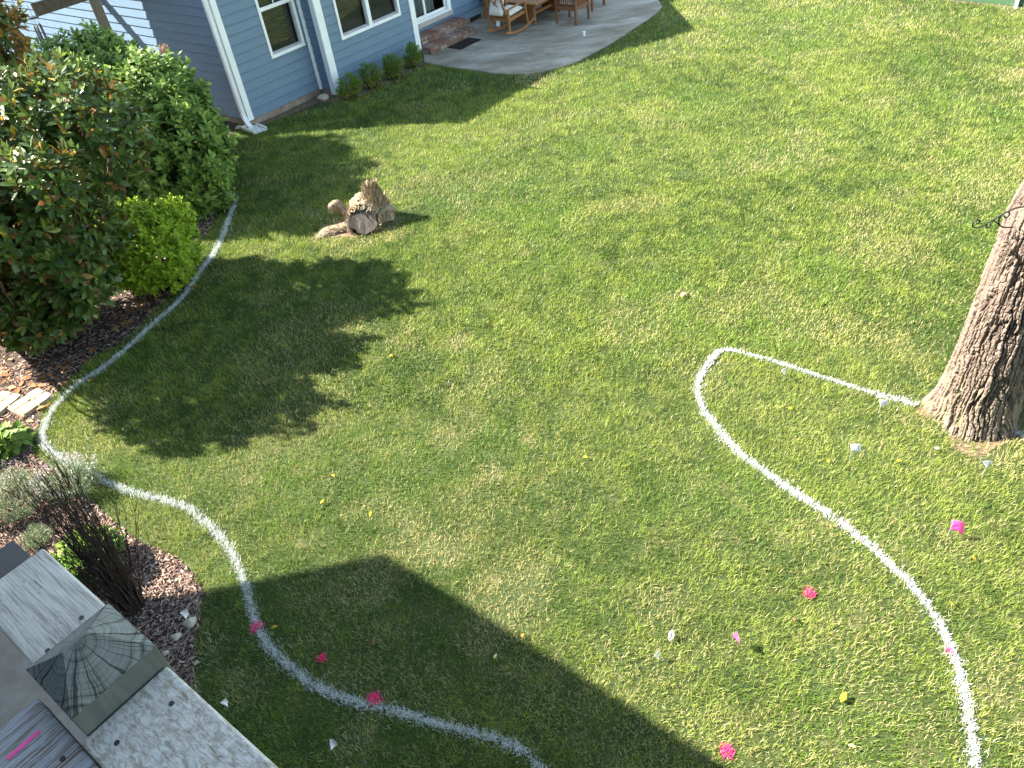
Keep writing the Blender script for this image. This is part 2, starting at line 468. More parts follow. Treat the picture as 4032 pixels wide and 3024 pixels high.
def endgrain_mat():
    """Sawn post top: growth rings and drying cracks around the heart."""
    m, nt, N, L, P = new_mat('end_grain')
    tc = N.new('ShaderNodeTexCoord')
    sep = N.new('ShaderNodeSeparateXYZ'); L.new(tc.outputs['Object'], sep.inputs[0])
    cmb = N.new('ShaderNodeCombineXYZ'); L.new(sep.outputs[0], cmb.inputs[0]); L.new(sep.outputs[1], cmb.inputs[1])
    n = N.new('ShaderNodeTexNoise'); n.inputs['Scale'].default_value = 35; n.inputs['Detail'].default_value = 9; n.inputs['Roughness'].default_value = .7; L.new(tc.outputs['Object'], n.inputs['Vector'])
    n0 = N.new('ShaderNodeTexNoise'); n0.inputs['Scale'].default_value = 14; n0.inputs['Detail'].default_value = 2; L.new(tc.outputs['Object'], n0.inputs['Vector'])
    ln_ = N.new('ShaderNodeVectorMath'); ln_.operation = 'LENGTH'; L.new(cmb.outputs[0], ln_.inputs[0])
    rad_ = N.new('ShaderNodeMath'); rad_.operation = 'MULTIPLY_ADD'; rad_.inputs[1].default_value = .018; L.new(n0.outputs['Fac'], rad_.inputs[0]); L.new(ln_.outputs['Value'], rad_.inputs[2])
    rg_ = N.new('ShaderNodeTexNoise'); rg_.noise_dimensions = '1D'; rg_.inputs['Scale'].default_value = 170; rg_.inputs['Detail'].default_value = 2; L.new(rad_.outputs[0], rg_.inputs['W'])
    mx = N.new('ShaderNodeMixRGB'); mx.inputs[0].default_value = 0.55; L.new(n.outputs['Fac'], mx.inputs[1]); L.new(rg_.outputs['Fac'], mx.inputs[2])
    r = ramp(N, [(0.33, (0.075, 0.075, 0.066)), (0.44, (0.155, 0.16, 0.145)), (0.6, (0.21, 0.22, 0.20))])
    L.new(mx.outputs[0], r.inputs[0])
    an = N.new('ShaderNodeMath'); an.operation = 'ARCTAN2'; L.new(sep.outputs[1], an.inputs[0]); L.new(sep.outputs[0], an.inputs[1])
    nz = N.new('ShaderNodeTexNoise'); nz.inputs['Scale'].default_value = 30; L.new(tc.outputs['Object'], nz.inputs['Vector'])
    ad = N.new('ShaderNodeMath'); ad.operation = 'MULTIPLY_ADD'; ad.inputs[1].default_value = 0.22; L.new(nz.outputs['Fac'], ad.inputs[0]); L.new(an.outputs[0], ad.inputs[2])
    sn = N.new('ShaderNodeTexNoise'); sn.noise_dimensions = '1D'; sn.inputs['Scale'].default_value = 3.2; sn.inputs['Detail'].default_value = 2; L.new(ad.outputs[0], sn.inputs['W'])
    ab = N.new('ShaderNodeMath'); ab.operation = 'SUBTRACT'; ab.inputs[1].default_value = 0.5; L.new(sn.outputs['Fac'], ab.inputs[0])
    ab2 = N.new('ShaderNodeMath'); ab2.operation = 'ABSOLUTE'; L.new(ab.outputs[0], ab2.inputs[0])
    rc = ramp(N, [(0.005, (0.12, 0.12, 0.12)), (0.014, (1, 1, 1))]); L.new(ab2.outputs[0], rc.inputs[0])
    mm = N.new('ShaderNodeMixRGB'); mm.blend_type = 'MULTIPLY'; mm.inputs[0].default_value = 0.85
    L.new(r.outputs[0], mm.inputs[1]); L.new(rc.outputs[0], mm.inputs[2])
    L.new(mm.outputs[0], P.inputs['Base Color'])
    P.inputs['Roughness'].default_value = 0.9
    P.inputs['Specular IOR Level'].default_value = 0.12
    b = N.new('ShaderNodeBump'); b.inputs['Strength'].default_value = 0.5; b.inputs['Distance'].default_value = 0.002
    L.new(mm.outputs[0], b.inputs['Height']); L.new(b.outputs[0], P.inputs['Normal'])
    return m
M['endgrain'] = endgrain_mat()
GREY = [(0.33, (0.18, 0.15, 0.12)), (0.43, (0.40, 0.355, 0.30)), (0.52, (0.55, 0.505, 0.44)), (0.64, (0.66, 0.62, 0.55))]
M['rail_a'] = board_mat('weathered_rail', GREY, 3.1, 'Y')
M['rail_b'] = board_mat('flaking_rail', [(0.3, (0.15, 0.11, 0.07)), (0.45, (0.32, 0.26, 0.19)), (0.6, (0.45, 0.40, 0.34))], 8.3, 'Y', 0.7, (0.62, 0.59, 0.54))
M['rail_c'] = board_mat('streaked_ledge', [(0.34, (0.08, 0.045, 0.03)), (0.44, (0.2, 0.145, 0.105)), (0.5, (0.34, 0.34, 0.35)), (0.66, (0.45, 0.465, 0.49))], 5.5, 'X', 0.8, None, .4)
M['deckside'] = noise_mat('grey_green_post', [(0.3, (0.09, 0.098, 0.09)), (0.7, (0.15, 0.162, 0.15))], 12, 0.85, 0.2, stretch=(3, 3, 0.4), detail=8)

# ------------------------------------------------------------------ ground
g = MB().add([(-150, -60, 0), (150, -60, 0), (150, 260, 0), (-150, 260, 0)], [(0, 1, 2, 3)]).build('lawn', M['soil'])
tag(g, kind='structure')

bed_px = [(930, 505), (905, 600), (885, 720), (872, 830), (805, 935), (765, 990), (722, 1105), (613, 1224), (515, 1333), (380, 1403), (304, 1468), (239, 1532),
          (184, 1581), (150, 1679), (125, 1740), (140, 1800), (250, 1880), (340, 1950), (400, 2010), (530, 2124), (694, 2194), (776, 2270), (808, 2346), (782, 2410),
          (796, 2445), (778, 2490), (774, 2534), (768, 2650), (800, 2760), (900, 3024)]
bed = [tuple(at(*p)[:2]) for p in bed_px]
bed_poly = bed + [(-2.6, 1.2), (-3.5, -3), (-16, -3), (-22, 18), (-17.0, 27.5), tuple(hw(-0.02, 0.02)[:2])]
def sheet(name, poly, z, mat, kind='structure'):
    o = MB().add([(p[0], p[1], z) for p in poly], [tuple(range(len(poly)))]).build(name, mat)
    return tag(o, kind=kind)
sheet('mulch_bed', bed_poly, 0.006, M['bed'])
strip_poly = [tuple(hw(*p)[:2]) for p in [(0.02, 0.0), (0.05, 0.16), (0.8, 0.24), (1.55, 0.3), (1.85, 0.85), (2.4, 1.02), (3.6, 1.0), (4.75, 0.95), (4.75, 0.0)]]
sheet('dirt_strip', strip_poly, 0.004, M['dirt'])
walk = [tuple(hw(*p)[:2]) for p in [(-8.66, 6.6), (-8.66, 13.5), (-13, 13.5), (-13, 6.6)]]
sheet('walkway', walk, 0.012, M['walk'])

pat_c3 = [(290, 415), (420, 440), (600, 462), (740, 485), (850, 495), (980, 492), (1080, 480), (1180, 455), (1290, 420), (1400, 365), (1520, 300), (1620, 240), (1720, 170), (1800, 120), (1860, 75), (1884, 40), (1872, 12), (1840, -8), (1780, -30), (1690, -50)]
pat = [tuple(at(1500 + x * .5877, y * .5877, 0.04)[:2]) for x, y in pat_c3]
pat = [tuple(hw(4.78, 0.0)[:2]), tuple(hw(4.78, 0.5)[:2])] + pat + [tuple(hw(12.5, 2.6)[:2]), tuple(hw(12.5, 0.0)[:2])]
o = MB().prism(pat, -0.08, 0.04).build('patio', M['concrete'], bevel=0.012)
tag(o, kind='structure')

# ------------------------------------------------------------------ blue house
H = thing('blue_house', 'blue clapboard house with white trim, windows and a glass patio door', 'house', HO, HROT)
LAP = 0.178
def clap(name, x0, x1, z0, z1, place, holes=(), seed=0):
    """Lap siding on one wall; place(x, out, z) maps wall coordinates; holes are (x0, x1, z0, z1)."""
    mb = MB()
    z = z0
    while z < z1 - 1e-6:
        zt = min(z + LAP, z1)
        cuts = sorted({z, zt} | {h for hh in holes for h in hh[2:] if z < h < zt})
        for a, b in zip(cuts[:-1], cuts[1:]):
            top_gap = 0.010 if abs(b - zt) < 1e-6 and zt < z1 - 1e-6 else 0.0
            spans = [(x0, x1)]
            for h in holes:
                if h[2] < b - 1e-6 and h[3] > a + 1e-6:
                    spans = [t for s in spans for t in ((s[0], min(s[1], h[0])), (max(s[0], h[1]), s[1])) if t[1] - t[0] > 1e-4]
            oa = 0.018 * (1 - (a - z) / LAP)
            ob = 0.018 * (1 - (b - z) / LAP)
            for s in spans:
                bt = b - top_gap
                vs = [place(s[0], oa, a), place(s[1], oa, a), place(s[1], ob, bt), place(s[0], ob, bt), place(s[0], -0.012, a), place(s[1], -0.012, a)]
                mb.add(vs, [(0, 1, 2, 3)] + ([(4, 5, 1, 0)] if abs(a - z) < 1e-6 else []))
                if top_gap:          # shadow reveal under the board above
                    mb.add([place(s[0], ob, bt), place(s[1], ob, bt), place(s[1], -0.012, bt), place(s[0], -0.012, bt), place(s[1], -0.012, b), place(s[0], -0.012, b)], [(0, 1, 2, 3), (3, 2, 4, 5)])
        z = zt
    return mb.build(name, M['siding'], H)
ZB = 0.15
EAVE = 3.86
wB = lambda x, o_, z: (x, -o_, z)
wC = lambda x, o_, z: (x, -0.45 - o_, z)
wA = lambda x, o_, z: (-o_, x, z)
wR = lambda x, o_, z: (1.98 - o_, -x, z)
win1 = (0.94, 1.845, 1.08, 2.92)
win2 = (2.475, 4.315, 1.03, 2.86)
door = (4.98, 6.49, 0.53, 2.70)
clap('wall_siding', 0.0, 1.98, ZB, EAVE, wB, [win1])
clap('wall_siding', 0.0, 0.45, ZB, EAVE, wR)
clap('wall_siding', 1.98, 4.75, ZB, 3.0, wC, [win2])
clap('wall_siding', 4.75, 11.0, ZB, 3.0, wB, [door])
clap('wall_siding', 0.0, 14.0, ZB, EAVE, wA)
# hidden core behind the boards (keeps the inside dark) and the foundation
fd = MB().box(0.03, 1.95, 0.03, 0.3, -0.1, ZB - 0.004).box(1.99, 4.73, -0.43, 0.3, -0.1, ZB - 0.004).box(4.735, 11.0, 0.03, 0.3, -0.1, ZB - 0.004).box(0.03, 0.3, 0.305, 14.0, -0.1, ZB - 0.004)
fd.build('foundation', M['found'], H)
MB().box(0.05, 10.95, 1.0, 1.05, ZB, 2.95).build('inner_partition', M['dark'], H)
# trim boards
t = MB().box(-0.026, -0.0, -0.026, 0.105, ZB, EAVE).box(0.0, 0.10, -0.026, -0.001, ZB, EAVE)
t.build('corner_board', M['white'], H, bevel=0.003)
t = MB().box(1.915, 1.955, -0.022, 0.0, ZB - 0.03, EAVE).box(1.957, 1.979, -0.05, 0.0, ZB - 0.03, EAVE)
t.build('corner_board', M['white'], H, bevel=0.003)
t = MB().box(1.956, 1.978, -0.476, -0.33, ZB - 0.1, 3.0).box(1.98, 2.14, -0.476, -0.452, ZB - 0.1, 3.0)
t.build('corner_board', M['white'], H, bevel=0.003)
t = MB().box(4.62, 4.776, -0.478, -0.452, ZB - 0.02, 3.0).box(4.752, 4.776, -0.45, -0.33, ZB - 0.02, 3.0)
t.build('corner_board', M['white'], H, bevel=0.003)

def window(rect, y, mulls=(), rail=None, wide=0.06):
    """y = wall face (local); frame stands 30 mm proud, the pane sits 60 mm back with blinds behind it."""
    x0, x1, z0, z1 = rect
    f = MB()
    f.box(x0, x1, y - 0.03, y + 0.08, z0, z0 + wide)
    f.box(x0, x1, y - 0.03, y + 0.08, z1 - wide, z1)
    f.box(x0, x0 + wide, y - 0.028, y + 0.08, z0 + wide, z1 - wide)
    f.box(x1 - wide, x1, y - 0.028, y + 0.08, z0 + wide, z1 - wide)
    for m in mulls:
        f.box(m - 0.048, m + 0.048, y - 0.027, y + 0.08, z0 + wide, z1 - wide)
    fr = f.build('window', M['white'], H, bevel=0.003)
    bays = [x0 + wide] + [v for m in mulls for v in (m - 0.048, m + 0.048)] + [x1 - wide]
    for a, b in zip(bays[::2], bays[1::2]):
        s = MB()
        zz0, zz1 = z0 + wide, z1 - wide
        s.box(a, b, y + 0.02, y + 0.06, zz0, zz0 + 0.045)
        s.box(b - 0.035, b, y + 0.02, y + 0.06, zz0 + 0.045, zz1)
        s.box(a, a + 0.018, y + 0.03, y + 0.06, zz0 + 0.045, zz1)
        s.build('sash', M['screen'], fr)
        if rail:
            MB().box(a, b, y - 0.012, y + 0.018, rail - 0.035, rail + 0.035).build('meeting_rail', M['white'], fr, bevel=0.003)
            MB().box((a + b) / 2 - 0.011, (a + b) / 2 + 0.011, y + 0.035, y + 0.045, rail + 0.036, zz1).build('muntin', M['white'], fr)
        MB().add([(a, y + 0.05, zz0), (b, y + 0.05, zz0), (b, y + 0.05, zz1), (a, y + 0.05, zz1)], [(0, 1, 2, 3)]).build('pane', M['glass'], fr)
        bl = MB()
        z = zz0 + 0.03
        while z < zz1:
            dz = 0.004 * math.sin(z * 37)
            bl.add([(a + 0.03, y + 0.115, z + dz), (b - 0.01, y + 0.115, z), (b - 0.01, y + 0.14, z + 0.034), (a + 0.03, y + 0.14, z + 0.034 + dz)], [(0, 1, 2, 3)])
            z += 0.047
        bl.build('blind', M['blind'], fr)
    return fr
window(win1, 0.0, rail=1.99)
window(win2, -0.45, mulls=(3.375,))
# patio door: fixed panel, slider with curtain
dx0, dx1, dz0, dz1 = door
d = MB().box(dx0, dx1, -0.03, 0.10, dz0, dz0 + 0.06).box(dx0, dx1, -0.03, 0.10, dz1 - 0.07, dz1).box(dx0, dx0 + 0.07, -0.028, 0.10, dz0 + 0.06, dz1 - 0.07).box(dx1 - 0.13, dx1, -0.028, 0.10, dz0 + 0.06, dz1 - 0.07)
DR = d.build('patio_door', M['white'], H, bevel=0.003)
MB().box(dx0 + 0.02, dx1 + 0.02, -0.05, 0.0, dz0 - 0.1, dz0 - 0.003).build('sill', noise_mat('beige_sill', [(0.3, (0.36, 0.32, 0.28)), (0.7, (0.44, 0.4, 0.35))], 6, 0.8, 0.1), DR)
s = MB().box(5.05, 5.60, -0.012, 0.028, dz0 + 0.062, dz0 + 0.14).box(5.535, 5.60, -0.012, 0.028, dz0 + 0.141, dz1 - 0.08)
s.build('sliding_panel', M['white'], DR, bevel=0.003)
s = MB().box(5.60, 6.36, 0.03, 0.06, dz0 + 0.062, dz0 + 0.12).box(6.30, 6.36, 0.03, 0.06, dz0 + 0.121, dz1 - 0.08)
s.build('fixed_panel', M['white'], DR, bevel=0.003)
for a, b, yy in ((5.05, 5.535, 0.01), (5.6, 6.30, 0.045)):
    MB().add([(a, yy, dz0 + 0.1), (b, yy, dz0 + 0.1), (b, yy, dz1 - 0.08), (a, yy, dz1 - 0.08)], [(0, 1, 2, 3)]).build('pane', M['glass'], DR)
cv = MB()
xs = np.linspace(5.05, 6.1, 60)
vs = [(x, 0.2 + 0.035 * math.sin(x * 38) + 0.015 * math.sin(x * 91), z) for z in (dz0 + 0.1, dz1) for x in xs]
cv.add(vs, [(i, i + 1, 60 + i + 1, 60 + i) for i in range(59)]).build('curtain', M['curtain'], DR, smooth=True)
# vent in the foundation, hidden roofs that throw the shade on the lawn, added unseen panel that shades the side wall
vt = MB().box(7.2, 7.58, -0.012, 0.03, 0.015, 0.135)
for k in range(5):
    vt.box(7.2, 7.58, -0.02, -0.013, 0.02 + k * 0.023, 0.028 + k * 0.023)
vt.build('crawl_vent', M['black'], H)
prof = [(1.9, 2.55), (5.8, 4.84), (9.7, 2.55), (9.7, 2.40), (5.8, 4.69), (1.9, 2.40)]
n_ = len(prof)
rf = MB().add([(x, y, z) for y in (-0.62, 5.0) for x, z in prof], [tuple(range(n_)), tuple(range(n_, 2 * n_))[::-1]] + [(i, (i + 1) % n_, n_ + (i + 1) % n_, n_ + i) for i in range(n_)])
rf.build('roof', M['roof'], H)
rf = MB().add([(2.0, -0.44, 2.55), (9.6, -0.44, 2.55), (5.8, -0.44, 4.7)], [(0, 1, 2)])
rf.build('gable', M['siding'], H)
rf = MB().add([(-0.06, -0.08, EAVE), (10, -0.08, EAVE), (10, 14, EAVE), (-0.06, 14, EAVE), (3.5, 5, 5.6), (7, 5, 5.6), (7, 10, 5.6), (3.5, 10, 5.6)],
              [(0, 3, 2, 1), (4, 5, 6, 7), (0, 1, 5, 4), (1, 2, 6, 5), (2, 3, 7, 6), (3, 0, 4, 7)])
rf.build('roof', M['roof'], H)
shade_pnl = MB().add([(-0.005, 0.0, 3.40), (-0.005, 2.45, 3.40), (-2.0, 2.45 + 4.14, 3.2), (-2.0, 3.0, 3.2)], [(0, 1, 2, 3)])  # made-up panel, side edge cut along the sun's way for an upright shadow edge
o = shade_pnl.build('added_shade_panel', M['roof'], H)
sm = o.modifiers.new('thick', 'SOLIDIFY'); sm.thickness = 0.01
# downspout on the corner
ds = MB()
ds.box(-0.115, -0.028, 0.012, 0.092, 0.33, EAVE)
DS = ds.build('downspout', M['spout'], H, bevel=0.008)
el = MB()
pth = [(-0.072, 0.052, 0.36), (-0.074, 0.04, 0.24), (-0.10, -0.05, 0.13), (-0.13, -0.17, 0.075)]
for p, q in zip(pth[:-1], pth[1:]):
    el.beam(p, (Vector(q) + (Vector(q) - Vector(p)).normalized() * 0.012), 0.088, 0.082)
el.build('elbow', M['spout'], DS, bevel=0.006)
MB().box(-0.12, -0.024, 0.008, 0.096, 1.78, 1.80).build('strap', M['spout'], DS)

# splash block, steps, mat
sb = thing('splash_block', 'white plastic splash block under the downspout at the house corner', 'splash block', at(1005, 512, 0), math.atan2(*(at(1045, 528) - at(968, 496))[1::-1]))
m_ = MB().box(-0.26, 0.26, -0.13, 0.13, 0.0, 0.03).box(-0.26, 0.26, -0.15, -0.131, 0.0, 0.075).box(-0.26, 0.26, 0.131, 0.15, 0.0, 0.075).box(-0.28, -0.261, -0.15, 0.15, 0.0, 0.075)
m_.build('tray', M['spout'], sb, bevel=0.008)

st = thing('brick_steps', 'two low tumbled brick steps below the patio door', 'steps', hw(4.78, 0), HROT)
def brick_row(mb, x0, x1, y0, y1, z0, z1, w, jig=0.006):
    x = x0
    while x < x1 - 0.02:
        e = min(x + w * random.uniform(0.93, 1.07), x1)
        j = [random.uniform(-jig, jig) for _ in range(4)]
        mb.box(x, e - 0.011, y0 + j[0], y1 + j[1] * .3, z0, z1 + j[2])
        x = e
def course(mb, x0, x1, y0, y1, z0, z1, w, off):
    x = x0 - off
    while x < x1 - 0.02:
        a, e = max(x, x0), min(x + w, x1)
        if e - a > 0.03:
            j = random.uniform(-.004, .004)
            mb.box(a, e - 0.011, y0 + j, y1, z0, z1)
        x += w
lo, up, mo = MB(), MB(), MB()
mo.box(0.005, 1.665, -0.745, -0.05, -0.02, 0.185).box(0.565, 1.725, -0.425, -0.05, 0.185, 0.342)
brick_row(lo, 0.0, 1.67, -0.76, -0.44, 0.125, 0.2, 0.088)
course(lo, 0.0, 1.67, -0.755, -0.65, 0.045, 0.115, 0.21, 0.05)
for k in range(2):
    lo.box(1.6, 1.678, -0.75 + k * 0.16, -0.60 + k * 0.16, 0.045, 0.115)
brick_row(up, 0.0, 1.73, -0.435, -0.05, 0.285, 0.36, 0.088)
course(up, 0.0, 1.73, -0.43, -0.34, 0.205, 0.275, 0.21, 0.12)
mo.build('mortar_core', M['mortar'], st)
lo.build('lower_step', M['brick'], st, bevel=0.008)
up.build('upper_step', M['brick'], st, bevel=0.008)
dm = MB().box(5.33, 6.09, -1.22, -0.80, 0.042, 0.058).build('door_mat', M['mat'], None, bevel=0.006)
dm.location = tuple(HO); dm.rotation_euler = (0, 0, HROT)
tag(dm, 'dark brown door mat lying on the concrete in front of the brick steps', 'door mat')

# ------------------------------------------------------------------ patio furniture
def patio_thing(name, label, cat, s, n, group=None, rz=0):
    return thing(name, label, cat, hw(s, n, 0.04), HROT + rz, group)
# rocking chair: faces along +x of its frame
rc = patio_thing('rocking_chair', 'teak rocking chair with cream cushions and a crossed back', 'rocking chair', 6.85, 1.53)
for sy in (-1, 1):
    y = 0.29 * sy
    arc = [(x, y, 0.045 + 0.10 * (x - 0.02) ** 2 / 0.36 * 1.2) for x in np.linspace(-0.50, 0.62, 15)]
    r_ = MB()
    for p, q in zip(arc[:-1], arc[1:]):
        r_.beam(p, Vector(q) + (Vector(q) - Vector(p)) * 0.12, 0.042, 0.055)
    r_.build('rocker', M['teak'], rc, bevel=0.004)
    MB().beam((-0.37, y, 0.07), (-0.37, y, 0.60), 0.045, 0.05).build('leg', M['teak'], rc, bevel=0.004)
    MB().beam((0.37, y, 0.07), (0.29, y, 0.62), 0.045, 0.05).build('leg', M['teak'], rc, bevel=0.004)
    am = MB()
    for p, q in zip([(-0.42, y, 0.605), (-0.2, y, 0.615), (0.05, y, 0.64), (0.36, y, 0.645)][:-1], [(-0.2, y, 0.615), (0.05, y, 0.64), (0.36, y, 0.645)]):
        am.beam(p, q, 0.06, 0.028)
    am.build('armrest', M['teak'], rc, bevel=0.006)
sf = MB().beam((-0.34, -0.262, 0.36), (0.33, -0.262, 0.40), 0.03, 0.07).beam((-0.34, 0.262, 0.36), (0.33, 0.262, 0.40), 0.03, 0.07).beam((0.33, -0.245, 0.40), (0.33, 0.245, 0.40), 0.03, 0.07).beam((-0.34, -0.245, 0.36), (-0.34, 0.245, 0.36), 0.03, 0.07)
for k in range(5):
    x = -0.22 + 0.12 * k
    sf.beam((x, -0.245, 0.37 + 0.06 * (x + .34)), (x, 0.245, 0.37 + 0.06 * (x + .34)), 0.05, 0.02)
sf.build('seat_frame', M['teak'], rc, bevel=0.003)
bk = MB()
B0, B1 = -0.33, -0.60
bx = lambda z: B0 + (B1 - B0) * (z - 0.33) / 0.75
for y in (-0.235, 0.235):
    bk.beam((bx(0.33), y, 0.33), (bx(1.08), y, 1.08), 0.04, 0.045)
bk.beam((bx(1.06), -0.26, 1.06), (bx(1.06), 0.26, 1.06), 0.04, 0.07)
bk.beam((bx(0.47), -0.213, 0.47), (bx(0.47), 0.213, 0.47), 0.035, 0.06)
bk.build('back_frame', M['teak'], rc, bevel=0.003)
cr = MB().beam((bx(0.51) - .008, -0.212, 0.51), (bx(1.02) - .008, 0.212, 1.02), 0.038, 0.022).beam((bx(0.51) + .012, 0.212, 0.51), (bx(1.02) + .012, -0.212, 1.02), 0.038, 0.018)
cr.build('cross_brace', M['teak'], rc, bevel=0.003)
def cushion(name, parent, cx, cy, cz, lx, ly, lz, tilt=0.0):
    mb = MB()
    nx, ny = 10, 10
    vs, fs = [], []
    for sgn in (1, -1):
        for i in range(nx + 1):
            for j in range(ny + 1):
                u, v = 2 * i / nx - 1, 2 * j / ny - 1
                e = max(abs(u), abs(v))
                h = lz / 2 * (1 - e ** 6) ** 0.5 * (1 + 0.12 * (1 - u * u) * (1 - v * v)) + 0.001
                x, y, z = u * lx / 2, v * ly / 2, sgn * h
                vs.append((x * math.cos(tilt) + z * math.sin(tilt), y, -x * math.sin(tilt) + z * math.cos(tilt)))
    q = (nx + 1) * (ny + 1)
    for s_ in (0, 1):
        for i in range(nx):
            for j in range(ny):
                a = s_ * q + i * (ny + 1) + j
                f = (a, a + ny + 1, a + ny + 2, a + 1)
                fs.append(f if s_ == 0 else f[::-1])
    mb.add([(cx + p[0], cy + p[1], cz + p[2]) for p in vs], fs)
    return mb.build(name, M['cushion'], parent, smooth=True)
cushion('seat_cushion', rc, 0.01, 0, 0.465, 0.62, 0.48, 0.11, -0.06)
cushion('back_cushion', rc, -0.385, 0, 0.78, 0.6, 0.42, 0.10, -1.22 + math.pi)
tg = MB().add([(-0.372, -0.02, 0.34), (-0.378, 0.09, 0.35), (-0.40, 0.10, 0.23), (-0.39, 0.0, 0.21)], [(0, 1, 2, 3)]).build('care_tag', M['wflag'], rc)
tg.modifiers.new('thick', 'SOLIDIFY').thickness = 0.003

# coffee table on slab pedestals
ct = patio_thing('coffee_table', 'low teak patio table on panelled pedestals', 'table', 8.15, 1.48)
MB().box(-0.85, 0.85, -0.58, 0.58, 0.50, 0.535).box(-0.78, 0.78, -0.50, 0.50, 0.44, 0.499).build('table_top', M['teak'], ct, bevel=0.012)
for x in (-0.55, 0.55):
    pd = MB().box(x - 0.03, x + 0.03, -0.29, 0.29, 0.0, 0.439)
    for k in range(-3, 3):
        pd.box(x - 0.038, x - 0.0305, k * 0.09 + 0.006, k * 0.09 + 0.084, 0.06, 0.40)
    pd.build('pedestal', M['teak'], ct, bevel=0.003)
MB().box(-0.519, 0.519, -0.05, 0.05, 0.10, 0.16).build('stretcher', M['teak'], ct, bevel=0.003)

def slat_chair(name, label, s, n, rz, width=0.56, depth=0.56, mat='dteak', group=None, cat='chair', hgt=0.80):
    """Slatted armchair; local +x is the front."""
    c = patio_thing(name, label, cat, s, n, group, rz)
    hx, hy = depth / 2, width / 2
    for x in (-hx, hx):
        for y in (-hy, hy):
            MB().beam((x, y, 0), (x, y, 0.62 if x > 0 else hgt), 0.048, 0.048).build('leg', M[mat], c, bevel=0.004)
    fr = MB()
    for y in (-hy, hy):
        fr.box(-hx + 0.025, hx - 0.025, y - 0.014, y + 0.014, 0.33, 0.41)
    for x in (-hx, hx):
        fr.box(x - 0.014, x + 0.014, -hy + 0.025, hy - 0.025, 0.33, 0.41)
    nsl = int(width / 0.08)
    for k in range(nsl):
        y = -hy + 0.03 + (width - 0.06) * (k + 0.5) / nsl
        fr.box(-hx + 0.016, hx - 0.016, y - 0.025, y + 0.025, 0.375, 0.395)
    fr.build('seat_frame', M[mat], c, bevel=0.003)
    bk = MB().box(-hx - 0.015, -hx + 0.015, -hy + 0.025, hy - 0.025, hgt - 0.07, hgt)
    n_s = int(width / 0.06)
    for k in range(n_s):
        y = -hy + 0.03 + (width - 0.06) * (k + 0.5) / n_s
        bk.box(-hx - 0.009, -hx + 0.009, y - 0.010, y + 0.010, 0.41, hgt - 0.07)
    bk.build('backrest', M[mat], c, bevel=0.002)
    for sy in (-1, 1):
        ar = MB().box(-hx + 0.026, hx + 0.04, sy * hy - 0.035, sy * hy + 0.035, 0.62, 0.645)
        n_a = int(depth / 0.055)
        for k in range(n_a):
            x = -hx + 0.04 + (depth - 0.08) * (k + 0.5) / n_a
            ar.box(x - 0.013, x + 0.013, sy * hy - 0.009, sy * hy + 0.009, 0.41, 0.62)
        ar.build('armrest', M[mat], c, bevel=0.003)
    cushion('seat_cushion', c, 0.01, 0, 0.455, depth - 0.06, width - 0.06, 0.11)
    cushion('back_cushion', c, -hx + 0.085, 0, 0.68, 0.42, width - 0.08, 0.10, math.pi / 2 - 0.08)
    return c
slat_chair('patio_chair', 'slatted dark teak armchair with its back to the camera beside the table', 8.0, 2.62, 0.0)
slat_chair('patio_chair', 'slatted dark teak armchair half hidden behind the far side of the table', 9.15, 2.35, math.pi)
slat_chair('patio_sofa', 'slatted teak sofa with cream cushions standing along the blue wall', 8.45, 0.50, -math.pi / 2, width=1.75, depth=0.62, mat='teak', cat='sofa')
cp = thing('drinking_glass', 'small clear glass standing alone on the concrete patio', 'glass', at(2300, 141, 0.04))
g_ = MB()
g_.tube([(0, 0, 0), (0, 0, 0.10)], [0.03, 0.036], 14)
gm = noise_mat('pale_plastic', [(0.3, (0.72, 0.74, 0.74)), (0.7, (0.84, 0.85, 0.85))], 10, 0.2, 0)
g_.build('cup_body', gm, cp, smooth=False)

# ------------------------------------------------------------------ leaves
def rot_from(dirv, rollv):
    """frames (n,3,3) whose columns are side, along, normal; along = dirv"""
    y = dirv / np.linalg.norm(dirv, axis=1, keepdims=True)
    z = rollv - (rollv * y).sum(1, keepdims=True) * y
    ln = np.linalg.norm(z, axis=1, keepdims=True)
    z = np.where(ln > 1e-4, z / np.maximum(ln, 1e-4), np.array([[0, 0, 1.0]]))
    x = np.cross(y, z)
    return np.stack([x, y, z], axis=2)

# leaf outline: width profile along the length, a folded midrib and a droop; 3 x n grid
def leaf_template(prof, fold=0.12, droop=0.15):
    n = len(prof)
    vs, fs = [], []
    for i, w in enumerate(prof):
        t = i / (n - 1)
        for k in (-1, 0, 1):
            vs.append((k * w, t, abs(k) * fold * w * 2 - droop * t * t))
    for i in range(n - 1):
        for k in range(2):
            a = i * 3 + k
            fs.append((a, a + 1, a + 4, a + 3))
    return np.array(vs), np.array(fs)
LT_oval = leaf_template([0.015, 0.14, 0.2, 0.17, 0.012], 0.10, 0.12)
LT_ovate = leaf_template([0.02, 0.25, 0.26, 0.15, 0.01], 0.12, 0.22)
LT_small = leaf_template([0.02, 0.2, 0.02], 0.15, 0.1)
LT_thin = leaf_template([0.03, 0.06, 0.01], 0.1, 0.1)

def leaves(name, tmpl, pos, dirs, norms, size, cols, mat, parent=None):
    tv, tf = tmpl
    n = len(pos)
    Rm = rot_from(dirs, norms)
    V = np.einsum('nij,kj->nki', Rm, tv) * size[:, None, None] + pos[:, None, :]
    F = (tf[None] + (np.arange(n) * len(tv))[:, None, None]).reshape(-1, 4)
    C = np.repeat(cols, len(tv), axis=0)
    return big_mesh(name, V.reshape(-1, 3), F, mat, parent, C, smooth=True)

def unit(n):
    v = rng.normal(size=(n, 3))
    return v / np.linalg.norm(v, axis=1, keepdims=True)

